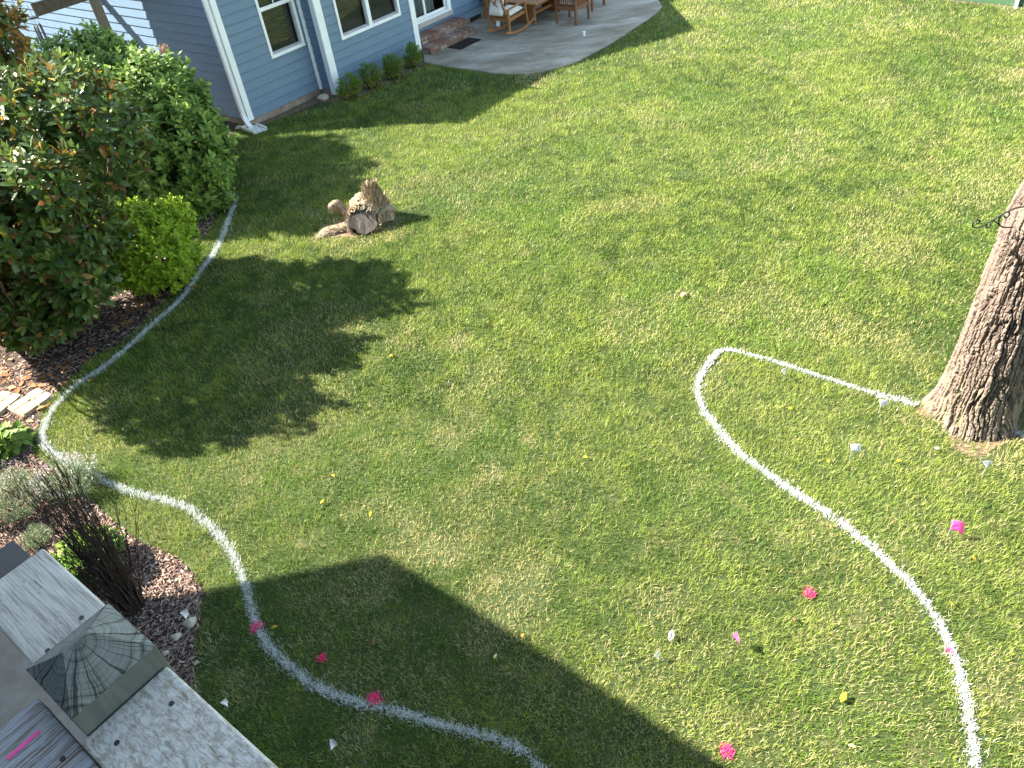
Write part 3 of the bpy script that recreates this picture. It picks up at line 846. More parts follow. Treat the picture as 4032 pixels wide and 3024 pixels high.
def shoots_on_lobes(lobes, n, inner=0.35, low=-0.7):
    """shoot tips spread through a few lumpy lobes (centre, radii); returns tips and outward ways"""
    w = np.array([l[1][0] * l[1][1] + l[1][0] * l[1][2] for l in lobes]); w = w / w.sum()
    P, D = [], []
    while len(P) < n:
        i = rng.choice(len(lobes), p=w)
        c, r = np.array(lobes[i][0]), np.array(lobes[i][1])
        u = unit(1)[0]
        if u[2] < low: continue
        q = inner + (1 - inner) * rng.random() ** 0.45
        bump = 1 + 0.16 * math.sin(5 * u[0] + 3 * u[2] + i) * math.cos(4 * u[1] - 2 * u[2])
        p = c + u * r * q * bump
        # keep only tips not buried in another lobe
        deep = False
        for j, (c2, r2) in enumerate(lobes):
            if j != i and (((p - np.array(c2)) / np.array(r2)) ** 2).sum() < 0.45: deep = True
        if deep or p[2] < 0.03: continue
        P.append(p); D.append(u)
    return np.array(P), np.array(D)

def bush(name, label, cat, base, lobes, nsh, per, tmpl, size, mat, colfn, whorl=0.03, spread=(0.5, 1.2), upb=0.5, group=None, stem_mat='stem', inner=0.35, stems=24, part='foliage', low=-0.7, stem_r=0.014):
    root = thing(name, label, cat, base, 0, group)
    b = np.array(base)
    lob = [(np.array(c) - b, r) for c, r in lobes]
    tips, outw = shoots_on_lobes(lob, nsh, inner, low)
    ax = outw + np.array([0, 0, upb]) + 0.35 * rng.normal(size=outw.shape)
    ax /= np.linalg.norm(ax, axis=1, keepdims=True)
    k = per
    idx = np.repeat(np.arange(nsh), k)
    j = np.tile(np.arange(k), nsh)
    phi = j * 2.4 + np.repeat(rng.random(nsh) * 6.28, k) + rng.normal(size=len(j)) * 0.25
    e1 = np.cross(ax, np.array([0.31, 0.2, 0.93])); e1 /= np.linalg.norm(e1, axis=1, keepdims=True)
    e2 = np.cross(ax, e1)
    rad = e1[idx] * np.cos(phi)[:, None] + e2[idx] * np.sin(phi)[:, None]
    age = j / max(k - 1, 1)                                  # 0 = tip leaf, 1 = oldest
    opn = spread[0] + (spread[1] - spread[0]) * age + rng.normal(size=len(j)) * 0.12
    d = ax[idx] * np.cos(opn)[:, None] + rad * np.sin(opn)[:, None]
    nrm = ax[idx] * np.sin(opn)[:, None] - rad * np.cos(opn)[:, None] + 0.25 * rng.normal(size=d.shape)
    pos = tips[idx] - ax[idx] * (age * whorl * k)[:, None]
    sz = size * rng.uniform(0.7, 1.2, len(j)) * (0.65 + 0.35 * np.minimum(age * 2, 1))
    cols = colfn(pos + b, age, idx, nsh)
    leaves(part, tmpl, pos, d, nrm, sz, cols, M[mat], root)
    sm = MB()
    for i in rng.choice(nsh, min(stems, nsh), replace=False):
        p = tips[i] - ax[i] * 0.05
        q = np.array([p[0] * 0.15, p[1] * 0.15, 0.0]) + rng.normal(size=3) * np.array([0.06, 0.06, 0])
        q[2] = -0.02
        mid = (p + q) / 2 + np.array([p[0], p[1], 0]) * 0.15
        sm.tube([q, mid, p], [stem_r, stem_r * .7, stem_r * .25], 5)
    sm.build('stem', M[stem_mat], root, smooth=True)
    return root

def mixc(a, b, t):
    return np.asarray(a) * (1 - t[:, None]) + np.asarray(b) * t[:, None]

def col_mag(p, age, idx, nsh):
    t = rng.random(len(age))
    c = mixc((0.036, 0.075, 0.014), (0.10, 0.16, 0.034), t)
    lime = (rng.random(nsh) < 0.16)[idx] & (age < 0.5)
    c[lime] = mixc((0.12, 0.2, 0.03), (0.2, 0.26, 0.05), rng.random(lime.sum()))
    rust = rng.random(len(age)) < 0.08
    c[rust] = mixc((0.16, 0.075, 0.025), (0.26, 0.14, 0.03), rng.random(rust.sum()))
    yel = (rng.random(len(age)) < 0.035) & (p[:, 2] > 2.0)
    c[yel] = mixc((0.5, 0.3, 0.02), (0.6, 0.42, 0.04), rng.random(yel.sum()))
    return c
def col_mag2(p, age, idx, nsh):
    c = col_mag(p, age, idx, nsh)
    rust = rng.random(len(age)) < .4
    c[rust] = mixc((0.15, 0.07, 0.02), (0.32, 0.17, 0.04), rng.random(rust.sum()))
    return c
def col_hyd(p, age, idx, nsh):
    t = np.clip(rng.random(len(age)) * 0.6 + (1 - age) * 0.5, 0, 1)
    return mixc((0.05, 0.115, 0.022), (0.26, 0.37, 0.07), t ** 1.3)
def col_yel(p, age, idx, nsh):
    t = np.clip(rng.random(len(age)) * 0.7 + (1 - age) * 0.4, 0, 1)
    return mixc((0.13, 0.25, 0.012), (0.36, 0.48, 0.035), t)
def col_box(p, age, idx, nsh):
    t = rng.random(len(age))
    c = mixc((0.05, 0.12, 0.012), (0.17, 0.27, 0.03), t)
    low = p[:, 2] < 0.2
    y = low & (rng.random(len(age)) < 0.45)
    c[y] = mixc((0.3, 0.27, 0.05), (0.4, 0.3, 0.1), rng.random(y.sum()))
    return c
def col_grey(p, age, idx, nsh):
    return mixc((0.10, 0.15, 0.06), (0.26, 0.31, 0.19), rng.random(len(age)))
def col_herb(p, age, idx, nsh):
    return mixc((0.07, 0.15, 0.02), (0.22, 0.34, 0.05), rng.random(len(age)))

def lob(u, v, y, *r):
    return (tuple(aty(u, v, y)), r)
mg = at(110, 1330)
bush('magnolia', 'big glossy magnolia with rusty leaf undersides at the left edge of the lawn', 'tree', (mg[0], mg[1] + .1, 0),
     [lob(300, 520, 10.0, .9, .9, .9), lob(80, 560, 10.0, .92, .95, .95), lob(215, 960, 9.0, .80, .85, .85), lob(0, 950, 9.3, .9, .9, 1.0), lob(130, 1200, 8.9, .72, .7, .62), lob(430, 530, 10.2, .48, .5, .48), ((-6.35, 8.0, 2.5), (1.05, .9, .9)), ((-6.9, 8.9, 2.2), (.9, .8, 1.1)), lob(300, 1120, 8.8, .45, .5, .5), ((-5.0, 8.65, 2.3), (.5, .5, .5)), ((-5.5, 8.5, 1.9), (.6, .6, .6))],
     2200, 10, LT_oval, 0.165, 'magleaf', col_mag, whorl=0.016, spread=(0.35, 1.5), upb=0.6, inner=0.35, stems=90, stem_r=0.02)
m2 = aty(60, 150, 12.6)
bush('magnolia', 'farther magnolia with rusty young leaves reaching in at the top left corner', 'tree', (m2[0] - .3, m2[1], 0),
     [lob(-5, 110, 12.6, .45, .6, .8), lob(-30, 330, 12.6, .55, .6, .8), lob(-120, 250, 12.8, .7, .7, .9)], 420, 10, LT_oval, 0.17, 'magleaf', col_mag2, whorl=0.016, spread=(0.35, 1.5), upb=0.6, inner=0.3, stems=50, stem_r=0.02)
h1 = at(690, 570, 1.15)
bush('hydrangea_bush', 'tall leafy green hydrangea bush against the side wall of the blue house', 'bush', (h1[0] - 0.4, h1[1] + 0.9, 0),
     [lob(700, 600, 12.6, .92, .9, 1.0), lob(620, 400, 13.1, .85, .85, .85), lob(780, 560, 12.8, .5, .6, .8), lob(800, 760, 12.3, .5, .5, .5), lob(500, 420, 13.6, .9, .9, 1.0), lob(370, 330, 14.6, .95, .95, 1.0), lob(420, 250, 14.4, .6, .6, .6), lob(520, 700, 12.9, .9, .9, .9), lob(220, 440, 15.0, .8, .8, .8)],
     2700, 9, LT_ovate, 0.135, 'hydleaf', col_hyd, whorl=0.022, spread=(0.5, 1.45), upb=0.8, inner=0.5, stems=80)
# dried flower heads of last year
hyd = bpy.data.objects['hydrangea_bush']
for (u, v, z) in [(645, 195, 2.35), (490, 345, 2.0)]:
    p = at(u, v, z) - np.array(hyd.location)
    n = 260
    pos = p + unit(n) * 0.085 * (0.6 + 0.4 * rng.random((n, 1)))
    leaves('dried_flower', LT_small, pos, unit(n), unit(n), np.full(n, 0.035), mixc((0.25, 0.17, 0.12), (0.4, 0.3, 0.24), rng.random(n)), M['litter'], hyd)
yc = at(565, 965, 0.62)
bush('lime_shrub', 'rounded lime green shrub in front of the dark hydrangea', 'shrub', (yc[0], yc[1], 0),
     [((yc[0], yc[1], 0.62), (0.76, 0.72, 0.62)), ((yc[0] + 0.15, yc[1] - 0.15, 0.5), (0.66, 0.62, 0.5)), ((yc[0] - 0.25, yc[1] + 0.15, 0.85), (0.5, 0.5, 0.36)), ((yc[0] + 0.3, yc[1] + 0.2, 0.8), (0.45, 0.45, 0.36))],
     1400, 9, LT_ovate, 0.075, 'yelleaf', col_yel, whorl=0.012, spread=(0.5, 1.3), upb=0.7, inner=0.5, stems=50)
bxs = [((1388, 386), 0.33, 'leftmost of the clipped boxwoods, beside the white corner board, with a yellowed foot'), ((1474, 346), 0.29, 'darkest clipped boxwood, second from the corner board'),
       ((1557, 306), 0.28, 'clipped boxwood with a yellow browned underside, third from the corner board'), ((1638, 266), 0.26, 'clipped boxwood touching the brick steps at the patio')]
for (px, r, lab) in bxs:
    c = at(*px)
    bush('boxwood', lab, 'shrub', c, [((c[0], c[1], 0.30), (r * .85, r * .85, 0.25)), ((c[0] + rng.uniform(-.14, .14), c[1] + rng.uniform(-.1, .1), 0.2), (r * .85, r * .8, 0.18)), ((c[0] + rng.uniform(-.12, .12), c[1] + rng.uniform(-.12, .12), 0.4), (r * .55, r * .55, 0.17))], 330, 9, LT_small, 0.042, 'yelleaf', col_box, whorl=0.012, spread=(0.3, 1.2), upb=0.7, group='boxwoods along the house wall', inner=0.6, stems=24, low=-0.9)

# grey herb mounds and flowers by the bed edge
def mound(name, label, cat, px, r, h, n, tmpl, size, mat, col, flowers=0, per=8, spread=(0.2, 0.8)):
    c = at(*px)
    o = bush(name, label, cat, c, [((c[0], c[1], h * .45), (r, r, h * .6)), ((c[0] + r * .3, c[1] - r * .1, h * .4), (r * .7, r * .7, h * .55))], n, per, tmpl, size, mat, col, whorl=0.012, spread=spread, upb=1.2, inner=0.5, stems=30, low=-0.3, stem_r=0.006)
    if flowers:          # every flower spike is a part
        tips, ow = shoots_on_lobes([(np.array([0, 0, h * .5]), (r, r, h * .62))], flowers, 0.9, 0.1)
        ax_ = ow + np.array([0, 0, .9]); ax_ /= np.linalg.norm(ax_, axis=1, keepdims=True)
        for p_, a_ in zip(tips, ax_):
            m_ = 9
            q_ = p_ + a_ * np.linspace(-.01, .06, m_)[:, None] + rng.normal(size=(m_, 3)) * .004
            leaves('flower', LT_small, q_, a_ * .5 + unit(m_) * .8, unit(m_), np.full(m_, .024), mixc((0.42, 0.38, 0.36), (0.6, 0.49, 0.52), rng.random(m_)), M['greyleaf'], o)
    return o
mound('herb_mound', 'grey green herb mound full of pale pinkish flowers beside the white line', 'herb', (300, 1930), 0.30, 0.32, 420, LT_thin, 0.05, 'greyleaf', col_grey, flowers=95)
mound('herb_mound', 'wide silvery green herb mound at the left edge with few flowers', 'herb', (50, 2000), 0.42, 0.36, 700, LT_thin, 0.05, 'greyleaf', col_grey, flowers=40)
mound('herb_mound', 'smallest grey green herb mound sprawling on the mulch below the others', 'herb', (150, 2130), 0.17, 0.14, 200, LT_thin, 0.045, 'greyleaf', col_grey)
mound('leafy_plant', 'bright green leafy perennial growing behind the bare dead shrub', 'plant', (385, 2235), 0.30, 0.42, 170, LT_ovate, 0.085, 'yelleaf', col_herb, per=8, spread=(0.5, 1.4))
mound('hosta', 'low dark green hosta with drooping leaves at the left edge by the stepping stones', 'plant', (20, 1765), 0.22, 0.20, 60, LT_oval, 0.2, 'hydleaf', col_hyd, per=5, spread=(0.8, 1.5))

# dead shrub
ds_p = at(535, 2395)
dd = thing('dead_shrub', 'bare dark brown dead shrub with a fan of thin upright twigs by the deck', 'shrub', ds_p)
tw, tw2 = MB(), MB()
for i in range(150):
    a = rng.uniform(0, 6.28); r0 = 0.09 * rng.random() ** .5
    hgt = rng.uniform(0.8, 1.8) if i < 105 else rng.uniform(0.4, 1.0)
    sp = rng.uniform(0.02, 0.22) if i < 105 else rng.uniform(0.1, 0.36)
    p0 = np.array([r0 * math.cos(a), r0 * math.sin(a), -0.02])
    lean = np.array([math.cos(a + rng.normal() * .5), math.sin(a + rng.normal() * .5), 0]) * sp + np.array([-0.03, 0.05, 0])
    pts = [p0 + lean * (t ** 1.25) + np.array([0, 0, hgt * t]) + rng.normal(size=3) * 0.012 * (t > 0) for t in np.linspace(0, 1, 6)]
    tw.tube(pts, np.linspace(rng.uniform(0.0045, 0.008), 0.0014, 6), 5)
    for k in range(rng.integers(3, 7)):
        t0 = rng.integers(2, 6)
        q = np.array(pts[t0]) if t0 < 6 else np.array(pts[5])
        d = unit(1)[0] * 0.35 + np.array([0, 0, 1.0]) + lean
        L_ = rng.uniform(0.1, 0.3)
        tw2.tube([q, q + d * L_ * .5 + rng.normal(size=3) * .01, q + d * L_ + rng.normal(size=3) * .02], [0.0028, 0.002, 0.0009], 4)
tw.build('branch', M['twig'], dd, smooth=True)
tag(tw2.build('twig', M['twig'], dd, smooth=True), kind='stuff')

# ------------------------------------------------------------------ oak tree
def worley(x, y, seed, jitter=0.9):
    t = np.random.default_rng(seed).random((64, 512, 2))
    xi, yi = np.floor(x).astype(int), np.floor(y).astype(int)
    f1 = np.full(x.shape, 9.0); f2 = np.full(x.shape, 9.0); cid = np.zeros(x.shape)
    for dx in (-1, 0, 1):
        for dy in (-1, 0, 1):
            cx, cy = xi + dx, yi + dy
            r = t[cx % WX, cy % 512]
            d = np.hypot(cx + 0.5 + (r[..., 0] - .5) * jitter - x, cy + 0.5 + (r[..., 1] - .5) * jitter - y)
            m1 = d < f1
            f2 = np.where(m1, f1, np.minimum(f2, d))
            cid = np.where(m1, r[..., 0], cid)
            f1 = np.where(m1, d, f1)
    return f1, f2, cid
tb = np.array([4.49, 5.27, 0.0])
TR = thing('oak_tree', 'big oak trunk with deeply furrowed grey brown bark at the right edge', 'tree', tb)
WX = 50
nu, nv = 640, 720
th = np.linspace(0, 2 * math.pi, nu, endpoint=False)
zz = np.r_[np.linspace(-0.05, 3.3, nv - 40), np.linspace(3.36, 6.2, 40)]
TH, ZZ = np.meshgrid(th, zz)
lean_x = 0.042 * ZZ + 0.22 * np.maximum(ZZ - 2.1, 0) ** 1.2
lean_y = 0.02 * ZZ
RR = 0.318 + 0.10 * np.exp(-np.maximum(ZZ, 0) / 0.20) - 0.012 * np.minimum(ZZ, 4)
RR *= 1 + 0.035 * np.sin(3 * TH + 0.8) * np.exp(-ZZ / 1.2) + 0.02 * np.sin(2 * TH + ZZ) + 0.05 * np.sin(5 * TH + 1) * np.exp(-np.maximum(ZZ, 0) / 0.18)
xa = TH / (2 * math.pi) * WX + 2.6 * ZZ
warp = (fbm(np.cos(TH) * 1.4 + ZZ * .3, np.sin(TH) * 1.4 + ZZ * 2.2, 2.0, 31) - 0.5) * 2.2 + (fbm(np.cos(TH) * 4, np.sin(TH) * 4 + ZZ * 5, 2.0, 35) - .5) * .8
f1, f2, cid = worley(xa + warp, ZZ * 1.7 + warp * 0.5 + 40, 5)
edge = np.clip((f2 - f1 + .22 * (fbm(TH * 14, ZZ * 16, 2.0, 71, 2) - .5)) / 0.30, 0, 1)
ridge = edge ** 0.8
fine = fbm(TH * 9, ZZ * 3, 8, 77, 4)
f1b, f2b, _ = worley(xa + warp, ZZ * 13 + 11, 9)
crk = np.clip((f2b - f1b + .2 * (fbm(TH * 20, ZZ * 22, 2.0, 73, 2) - .5)) / 0.16, 0, 1)
fine2 = fbm(TH * 40, ZZ * 26, 2.2, 79, 2)
disp = 0.040 * ridge * (0.6 + 0.7 * cid) + 0.014 * (fine - 0.5) + 0.010 * crk + 0.008 * (fine2 - .5) - 0.024
RR = RR + disp
X = lean_x + RR * np.cos(TH); Y = lean_y + RR * np.sin(TH)
V = np.stack([X, Y, ZZ], -1).reshape(-1, 3)
ii, jj = np.meshgrid(np.arange(nv - 1), np.arange(nu), indexing='ij')
j2 = (jj + 1) % nu
F = np.stack([ii * nu + jj, ii * nu + j2, (ii + 1) * nu + j2, (ii + 1) * nu + jj], -1).reshape(-1, 4)
tone = np.clip(ridge * 0.5 + 0.6 * (fine - .42) + 0.2 * crk + .5 * (fine2 - .5) + .15 * cid, 0, 1).ravel()
Cc = mixc((0.04, 0.028, 0.022), (0.19, 0.148, 0.12), tone)
moss = np.clip((0.9 - ZZ) / 0.8, 0, 1).ravel() * np.clip(fbm(TH * 3, ZZ * 3, 3, 15) * 2 - .7, 0, 1).ravel() * 0.5
Cc = Cc * (1 - moss[:, None]) + np.array((0.24, 0.23, 0.12)) * moss[:, None]
big_mesh('trunk', V, F, attr_mat('oak_bark', 0.92, 0.1, 0), TR, Cc, smooth=True)
limb = MB()
top = np.array([0.042 * 6.1 + 0.22 * 4.0 ** 1.2, 0.12, 6.1])
for a, L_ in ((0.3, 3.2), (-0.6, 3.0), (1.2, 2.6), (-1.5, 2.4), (0.1, 3.8)):
    d = np.array([math.cos(a) + .5, math.sin(a) * .9, 0.9]); d /= np.linalg.norm(d)
    limb.tube([top - [0, 0, .3], top + d * L_ * .4, top + d * L_ * .75 + [0, 0, .3], top + d * L_ + [0, 0, .7]], [0.24, 0.16, 0.09, 0.03], 8)
limb.build('limb', M['stem'], TR, smooth=True)
cl = [((4.0, 0.2, 10.5), (2.6, 2.6, 1.9)), ((5.5, -1.0, 9.8), (2.2, 2.2, 1.6)), ((3.2, 2.0, 9.6), (2.0, 2.0, 1.5))]
tips, ow = shoots_on_lobes(cl, 3500, 0.3, -0.9)
leaves('crown', LT_oval, tips, ow + unit(len(tips)), np.array([0, 0, 1.]) + .6 * unit(len(tips)), rng.uniform(.2, .4, len(tips)), mixc((0.03, 0.07, 0.015), (0.09, 0.15, 0.03), rng.random(len(tips))), M['hydleaf'], TR)

tp = hw(-5.0, -6.0)
ST = thing('added_shade_tree', 'unseen leafy tree added beyond the left picture edge to shade the house corner', 'tree', tp)  # out of view, added to throw shade on the lawn by the corner
MB().tube([(0, 0, -.1), (0.05, 0, 3), (0, .05, 6.5)], [.17, .13, .06], 10).build('trunk', M['stem'], ST, smooth=True)
tips, ow = shoots_on_lobes([((0, 0, 7.15), (1.45, 1.45, 1.3))], 3000, .2, -.95)
leaves('crown', LT_ovate, tips, ow + unit(len(tips)), np.array([0, 0, 1.]) + .6 * unit(len(tips)), rng.uniform(.2, .3, len(tips)), mixc((0.03, 0.07, 0.015), (0.09, 0.15, 0.03), rng.random(len(tips))), M['hydleaf'], ST)

sheet('bare_soil', [(tb[0] + (0.50 + .12 * math.sin(3 * a + 1) + .07 * math.sin(7 * a)) * math.cos(a), tb[1] + (0.48 + .1 * math.sin(2 * a) + .06 * math.sin(5 * a)) * math.sin(a) - .05) for a in np.linspace(0, 6.28, 40, endpoint=False)], 0.004, M['dirt'])
n = 6500
pos = np.c_[rng.uniform(-27, -22, n), rng.uniform(-6, 36, n), 9.5 * rng.random(n)]
tl = leaves('added_tree_line', LT_ovate, pos, unit(n), unit(n), rng.uniform(.5, .95, n), mixc((0.03, 0.07, 0.015), (0.08, 0.13, 0.03), rng.random(n)), M['hydleaf'])  # unseen loose leaves added to hold sky light off the side wall
tag(tl, kind='stuff')
# wrought iron plant hook on the trunk: scrolls in one upright plane
hk = thing('plant_hook', 'black wrought iron scroll hook screwed to the oak trunk', 'hook', (tb[0] - 0.27, tb[1], 2.19))
hp = lambda u, v: ((u - 1180) * 0.00050, 0.0, -(v - 1150) * 0.00056)
def scroll(pts):
    q = [Vector(hp(*p)) for p in pts]
    out = []
    q2 = [q[0] * 2 - q[1]] + q + [q[-1] * 2 - q[-2]]
    for i in range(1, len(q2) - 2):
        for t in np.linspace(0, 1, 6, endpoint=False):
            a, b, c, d = q2[i - 1:i + 3]
            out.append(0.5 * (2 * b + (c - a) * t + (2 * a - 5 * b + 4 * c - d) * t * t + (3 * b - a - 3 * c + d) * t ** 3))
    return out + [q[-1]]
MB().tube(scroll([(1330, 990), (1200, 990), (1090, 1005), (1000, 1045), (920, 1085), (830, 1135), (740, 1180), (650, 1222), (580, 1232), (520, 1210), (495, 1160), (515, 1118), (565, 1105), (600, 1125), (590, 1160), (560, 1165)]), 0.0065, 6).build('arm', M['black'], hk, smooth=True)
MB().tube(scroll([(1200, 1310), (1100, 1300), (1020, 1280), (960, 1235), (925, 1170), (930, 1105), (970, 1055), (1030, 1040), (1072, 1075), (1055, 1120), (1015, 1128), (995, 1095)]), 0.0065, 6).build('brace', M['black'], hk, smooth=True)
MB().tube(scroll([(960, 1250), (900, 1195), (840, 1160), (780, 1160), (738, 1200), (750, 1250), (795, 1250), (808, 1205)]), 0.0055, 6).build('scroll', M['black'], hk, smooth=True)

# ------------------------------------------------------------------ tree stump
sp0 = at(1440, 905)
SP = thing('tree_stump', 'torn pale tree stump with a grey sawn face and a splintered spike on the lawn', 'stump', (sp0[0] + 0.03, sp0[1] + 0.15, 0))
def lump(pts, rads, n=20, seed=0, rough=0.03, rings=8):
    n, rings = n * 2, rings * 2
    """tapering, bumpy body along a path"""
    pts = np.array(pts, float); rads = np.array(rads, float)
    k = np.linspace(0, len(pts) - 1, rings * (len(pts) - 1) + 1)
    P_ = np.stack([np.interp(k, np.arange(len(pts)), pts[:, c]) for c in range(3)], 1)
    r_ = np.interp(k, np.arange(len(pts)), rads)
    vs = []
    for i in range(len(P_)):
        d = P_[min(i + 1, len(P_) - 1)] - P_[max(i - 1, 0)]; d /= np.linalg.norm(d)
        s_ = np.cross(d, [0.2, 0.35, 0.9]); s_ /= np.linalg.norm(s_)
        u_ = np.cross(s_, d)
        for q in range(n):
            t = 2 * math.pi * q / n
            nz = fbm(np.array([math.cos(t) * 2 + seed]), np.array([math.sin(t) * 2 + i * .22]), 1.6, 3 + seed)[0] - .5
            fl = 0.4 * math.sin(t * 9 + i * .15 + seed)
            hf = (fbm(np.array([t * 7 + seed]), np.array([i * .12 + seed]), 1.3, 23 + seed)[0] - .5) + 0.5 * (fbm(np.array([t * 3]), np.array([i * .7]), 1.3, 29 + seed)[0] - .5)
            vs.append(P_[i] + (s_ * math.cos(t) + u_ * math.sin(t)) * r_[i] * (1 + rough * 7 * nz + 0.22 * hf))
    R2 = len(P_)
    fs = [(i * n + q, i * n + (q + 1) % n, (i + 1) * n + (q + 1) % n, (i + 1) * n + q) for i in range(R2 - 1) for q in range(n)]
    return np.array(vs), fs, R2
bark = noise_mat('torn_wood', [(0.3, (0.05, 0.034, 0.022)), (0.44, (0.17, 0.12, 0.075)), (0.56, (0.29, 0.225, 0.15)), (0.72, (0.40, 0.33, 0.235))], 7, 0.9, 1.0, stretch=(3, 3, 2), detail=10, nrough=0.75)
# face towards the camera: normal looks to -y and up
fn = np.array([0.06, -0.72, 0.69]); fn /= np.linalg.norm(fn)
fc = np.array([-0.02, -0.20, 0.17])
mb = MB()
v_, f_, R2 = lump([fc + fn * 0.0, fc - fn * 0.12 + [0, .02, 0.02], np.array([0.05, 0.13, 0.12]), np.array([0.1, 0.36, 0.02])], [0.215, 0.27, 0.34, 0.2], 28, 1, 0.03, 6)
v_[:, 2] = np.maximum(v_[:, 2], -0.02)
mb.add(v_, f_)
v_, f_, R2 = lump([(0.1, 0.12, 0.05), (0.12, 0.16, 0.26), (0.13, 0.18, 0.42), (0.15, 0.20, 0.56), (0.135, 0.2, 0.66)], [0.27, 0.21, 0.13, 0.07, 0.02], 24, 2, 0.05, 7)
mb.add(v_, f_)
v_, f_, R2 = lump([(0.3, -0.02, 0.0), (0.28, 0.08, 0.12), (0.2, 0.2, 0.2)], [0.1, 0.17, 0.12], 16, 5, 0.04, 6)
v_[:, 2] = np.maximum(v_[:, 2], -0.02)
mb.add(v_, f_)
mb.build('stump_body', bark, SP, smooth=True)
mb = MB()
v_, f_, R2 = lump([(-0.12, 0.02, 0.08), (-0.26, 0.08, 0.15), (-0.37, 0.15, 0.27), (-0.43, 0.16, 0.345), (-0.50, 0.13, 0.33), (-0.545, 0.08, 0.25)], [0.10, 0.075, 0.068, 0.07, 0.06, 0.035], 16, 3, 0.03, 5)
mb.add(v_, f_)
mb.add([( -0.44, 0.17, 0.40), (-0.35, 0.17, 0.37), (-0.36, 0.2, 0.34), (-0.44, 0.2, 0.35)], [(0, 1, 2, 3)])
mb.build('root', bark, SP, smooth=True)
mb = MB()
v_, f_, R2 = lump([(-0.15, -0.02, 0.0), (-0.40, -0.06, 0.01), (-0.62, -0.10, -0.03), (-0.80, -0.2, -0.07)], [0.12, 0.10, 0.13, 0.08], 14, 7, 0.04, 5)
v_[:, 2] = np.maximum(v_[:, 2], -0.02)
mb.add(v_, f_)
mb.build('root', bark, SP, smooth=True)
sx_, sy_ = SP.location.x, SP.location.y
sheet('bare_soil', [(sx_ - .12 + (0.66 + .10 * math.sin(3 * a) + .06 * math.sin(8 * a + 1)) * math.cos(a), sy_ - .03 + (0.34 + .06 * math.sin(2 * a + 2) + .04 * math.sin(7 * a)) * math.sin(a)) for a in np.linspace(0, 6.28, 44, endpoint=False)], 0.005, M['dirt'])
# sawn face: disc with rings
cutm, nt, N, L, P = new_mat('sawn_face')
mp = coords(N, L)
nn = N.new('ShaderNodeTexNoise'); mp.inputs['Scale'].default_value = (1.6, .6, .6); nn.inputs['Scale'].default_value = 11; nn.inputs['Detail'].default_value = 8; nn.inputs['Distortion'].default_value = 0.6; L.new(mp.outputs[0], nn.inputs['Vector'])
rr = ramp(N, [(0.3, (0.018, 0.015, 0.012)), (0.46, (0.05, 0.042, 0.034)), (0.58, (0.085, 0.073, 0.058)), (0.75, (0.15, 0.125, 0.095))])
L.new(nn.outputs['Fac'], rr.inputs[0]); L.new(rr.outputs[0], P.inputs['Base Color']); P.inputs['Roughness'].default_value = 0.9
e1 = np.cross(fn, [0, 0, 1.]); e1 /= np.linalg.norm(e1); e2 = np.cross(e1, fn)
mb = MB()
nr, na = 12, 48
vs, fs = [fc + fn * 0.02], []
for i in range(1, nr + 1):
    for q in range(na):
        t = 2 * math.pi * q / na
        r = 0.235 * i / nr * (1 + 0.07 * math.sin(3 * t + 1) + 0.05 * math.sin(5 * t + 2) + 0.03 * math.sin(11 * t))
        w = fc + (e1 * math.cos(t) + e2 * math.sin(t) * 0.9) * r + fn * (0.02 - (0.012 if i == nr else 0) - (0.05 if i == nr and math.sin(t) < -.3 else 0))
        w[2] = max(w[2], 0.0)
        vs.append(w)
for q in range(na): fs.append((0, 1 + q, 1 + (q + 1) % na))
for i in range(nr - 1):
    for q in range(na): fs.append((1 + i * na + q, 1 + (i + 1) * na + q, 1 + (i + 1) * na + (q + 1) % na, 1 + i * na + (q + 1) % na))
mb.add(vs, fs).build('sawn_face', cutm, SP, smooth=False)
# splinters
def fuzz(name, path, rad, n, lo, hi, c0, c1, along=1.0, z0=0.0):
    path = np.array(path, float); k = rng.random(n) * (len(path) - 1)
    P_ = np.stack([np.interp(k, np.arange(len(path)), path[:, c]) for c in range(3)], 1)
    r_ = np.interp(k, np.arange(len(path)), rad)
    ii_ = np.clip(k.astype(int), 0, len(path) - 2)
    dd_ = path[ii_ + 1] - path[ii_]; dd_ /= np.linalg.norm(dd_, axis=1, keepdims=True)
    u_ = unit(n); u_ -= (u_ * dd_).sum(1, keepdims=True) * dd_; u_ /= np.linalg.norm(u_, axis=1, keepdims=True)
    p_ = P_ + u_ * r_[:, None]
    ok = p_[:, 2] > z0
    p_, u_, dd_ = p_[ok], u_[ok], dd_[ok]; n = len(p_)
    leaves(name, LT_thin, p_, dd_ * along * rng.choice([-1, 1], n)[:, None] + .35 * u_ + .25 * unit(n), u_ + .2 * unit(n), rng.uniform(lo, hi, n), mixc(c0, c1, rng.random(n)), M['fibre'], SP)
fuzz('bark_fibre', [fc, fc - fn * .12, (0.05, .13, .12), (.1, .36, .02)], [.235, .275, .345, .2], 2600, .04, .11, (.12, .085, .05), (.48, .39, .27))
fuzz('bark_fibre', [(-0.12, 0.02, 0.08), (-0.26, 0.08, 0.15), (-0.37, 0.15, 0.27), (-0.43, 0.16, 0.345)], [.10, .075, .068, .06], 500, .03, .08, (.15, .1, .06), (.5, .41, .28))
fuzz('bark_fibre', [(-0.15, -0.02, 0.0), (-0.40, -0.06, 0.01), (-0.62, -0.10, -0.03), (-0.80, -0.2, -0.07)], [.12, .1, .13, .08], 700, .03, .09, (.15, .1, .06), (.5, .41, .28))
n = 2600
t = rng.random(n)
ang = rng.uniform(-2.9, 0.5, n)
zb = 0.18 + 0.42 * t
rr_ = np.interp(zb, [0.05, 0.26, 0.42, 0.56, 0.68], [0.28, 0.22, 0.14, 0.085, 0.03])
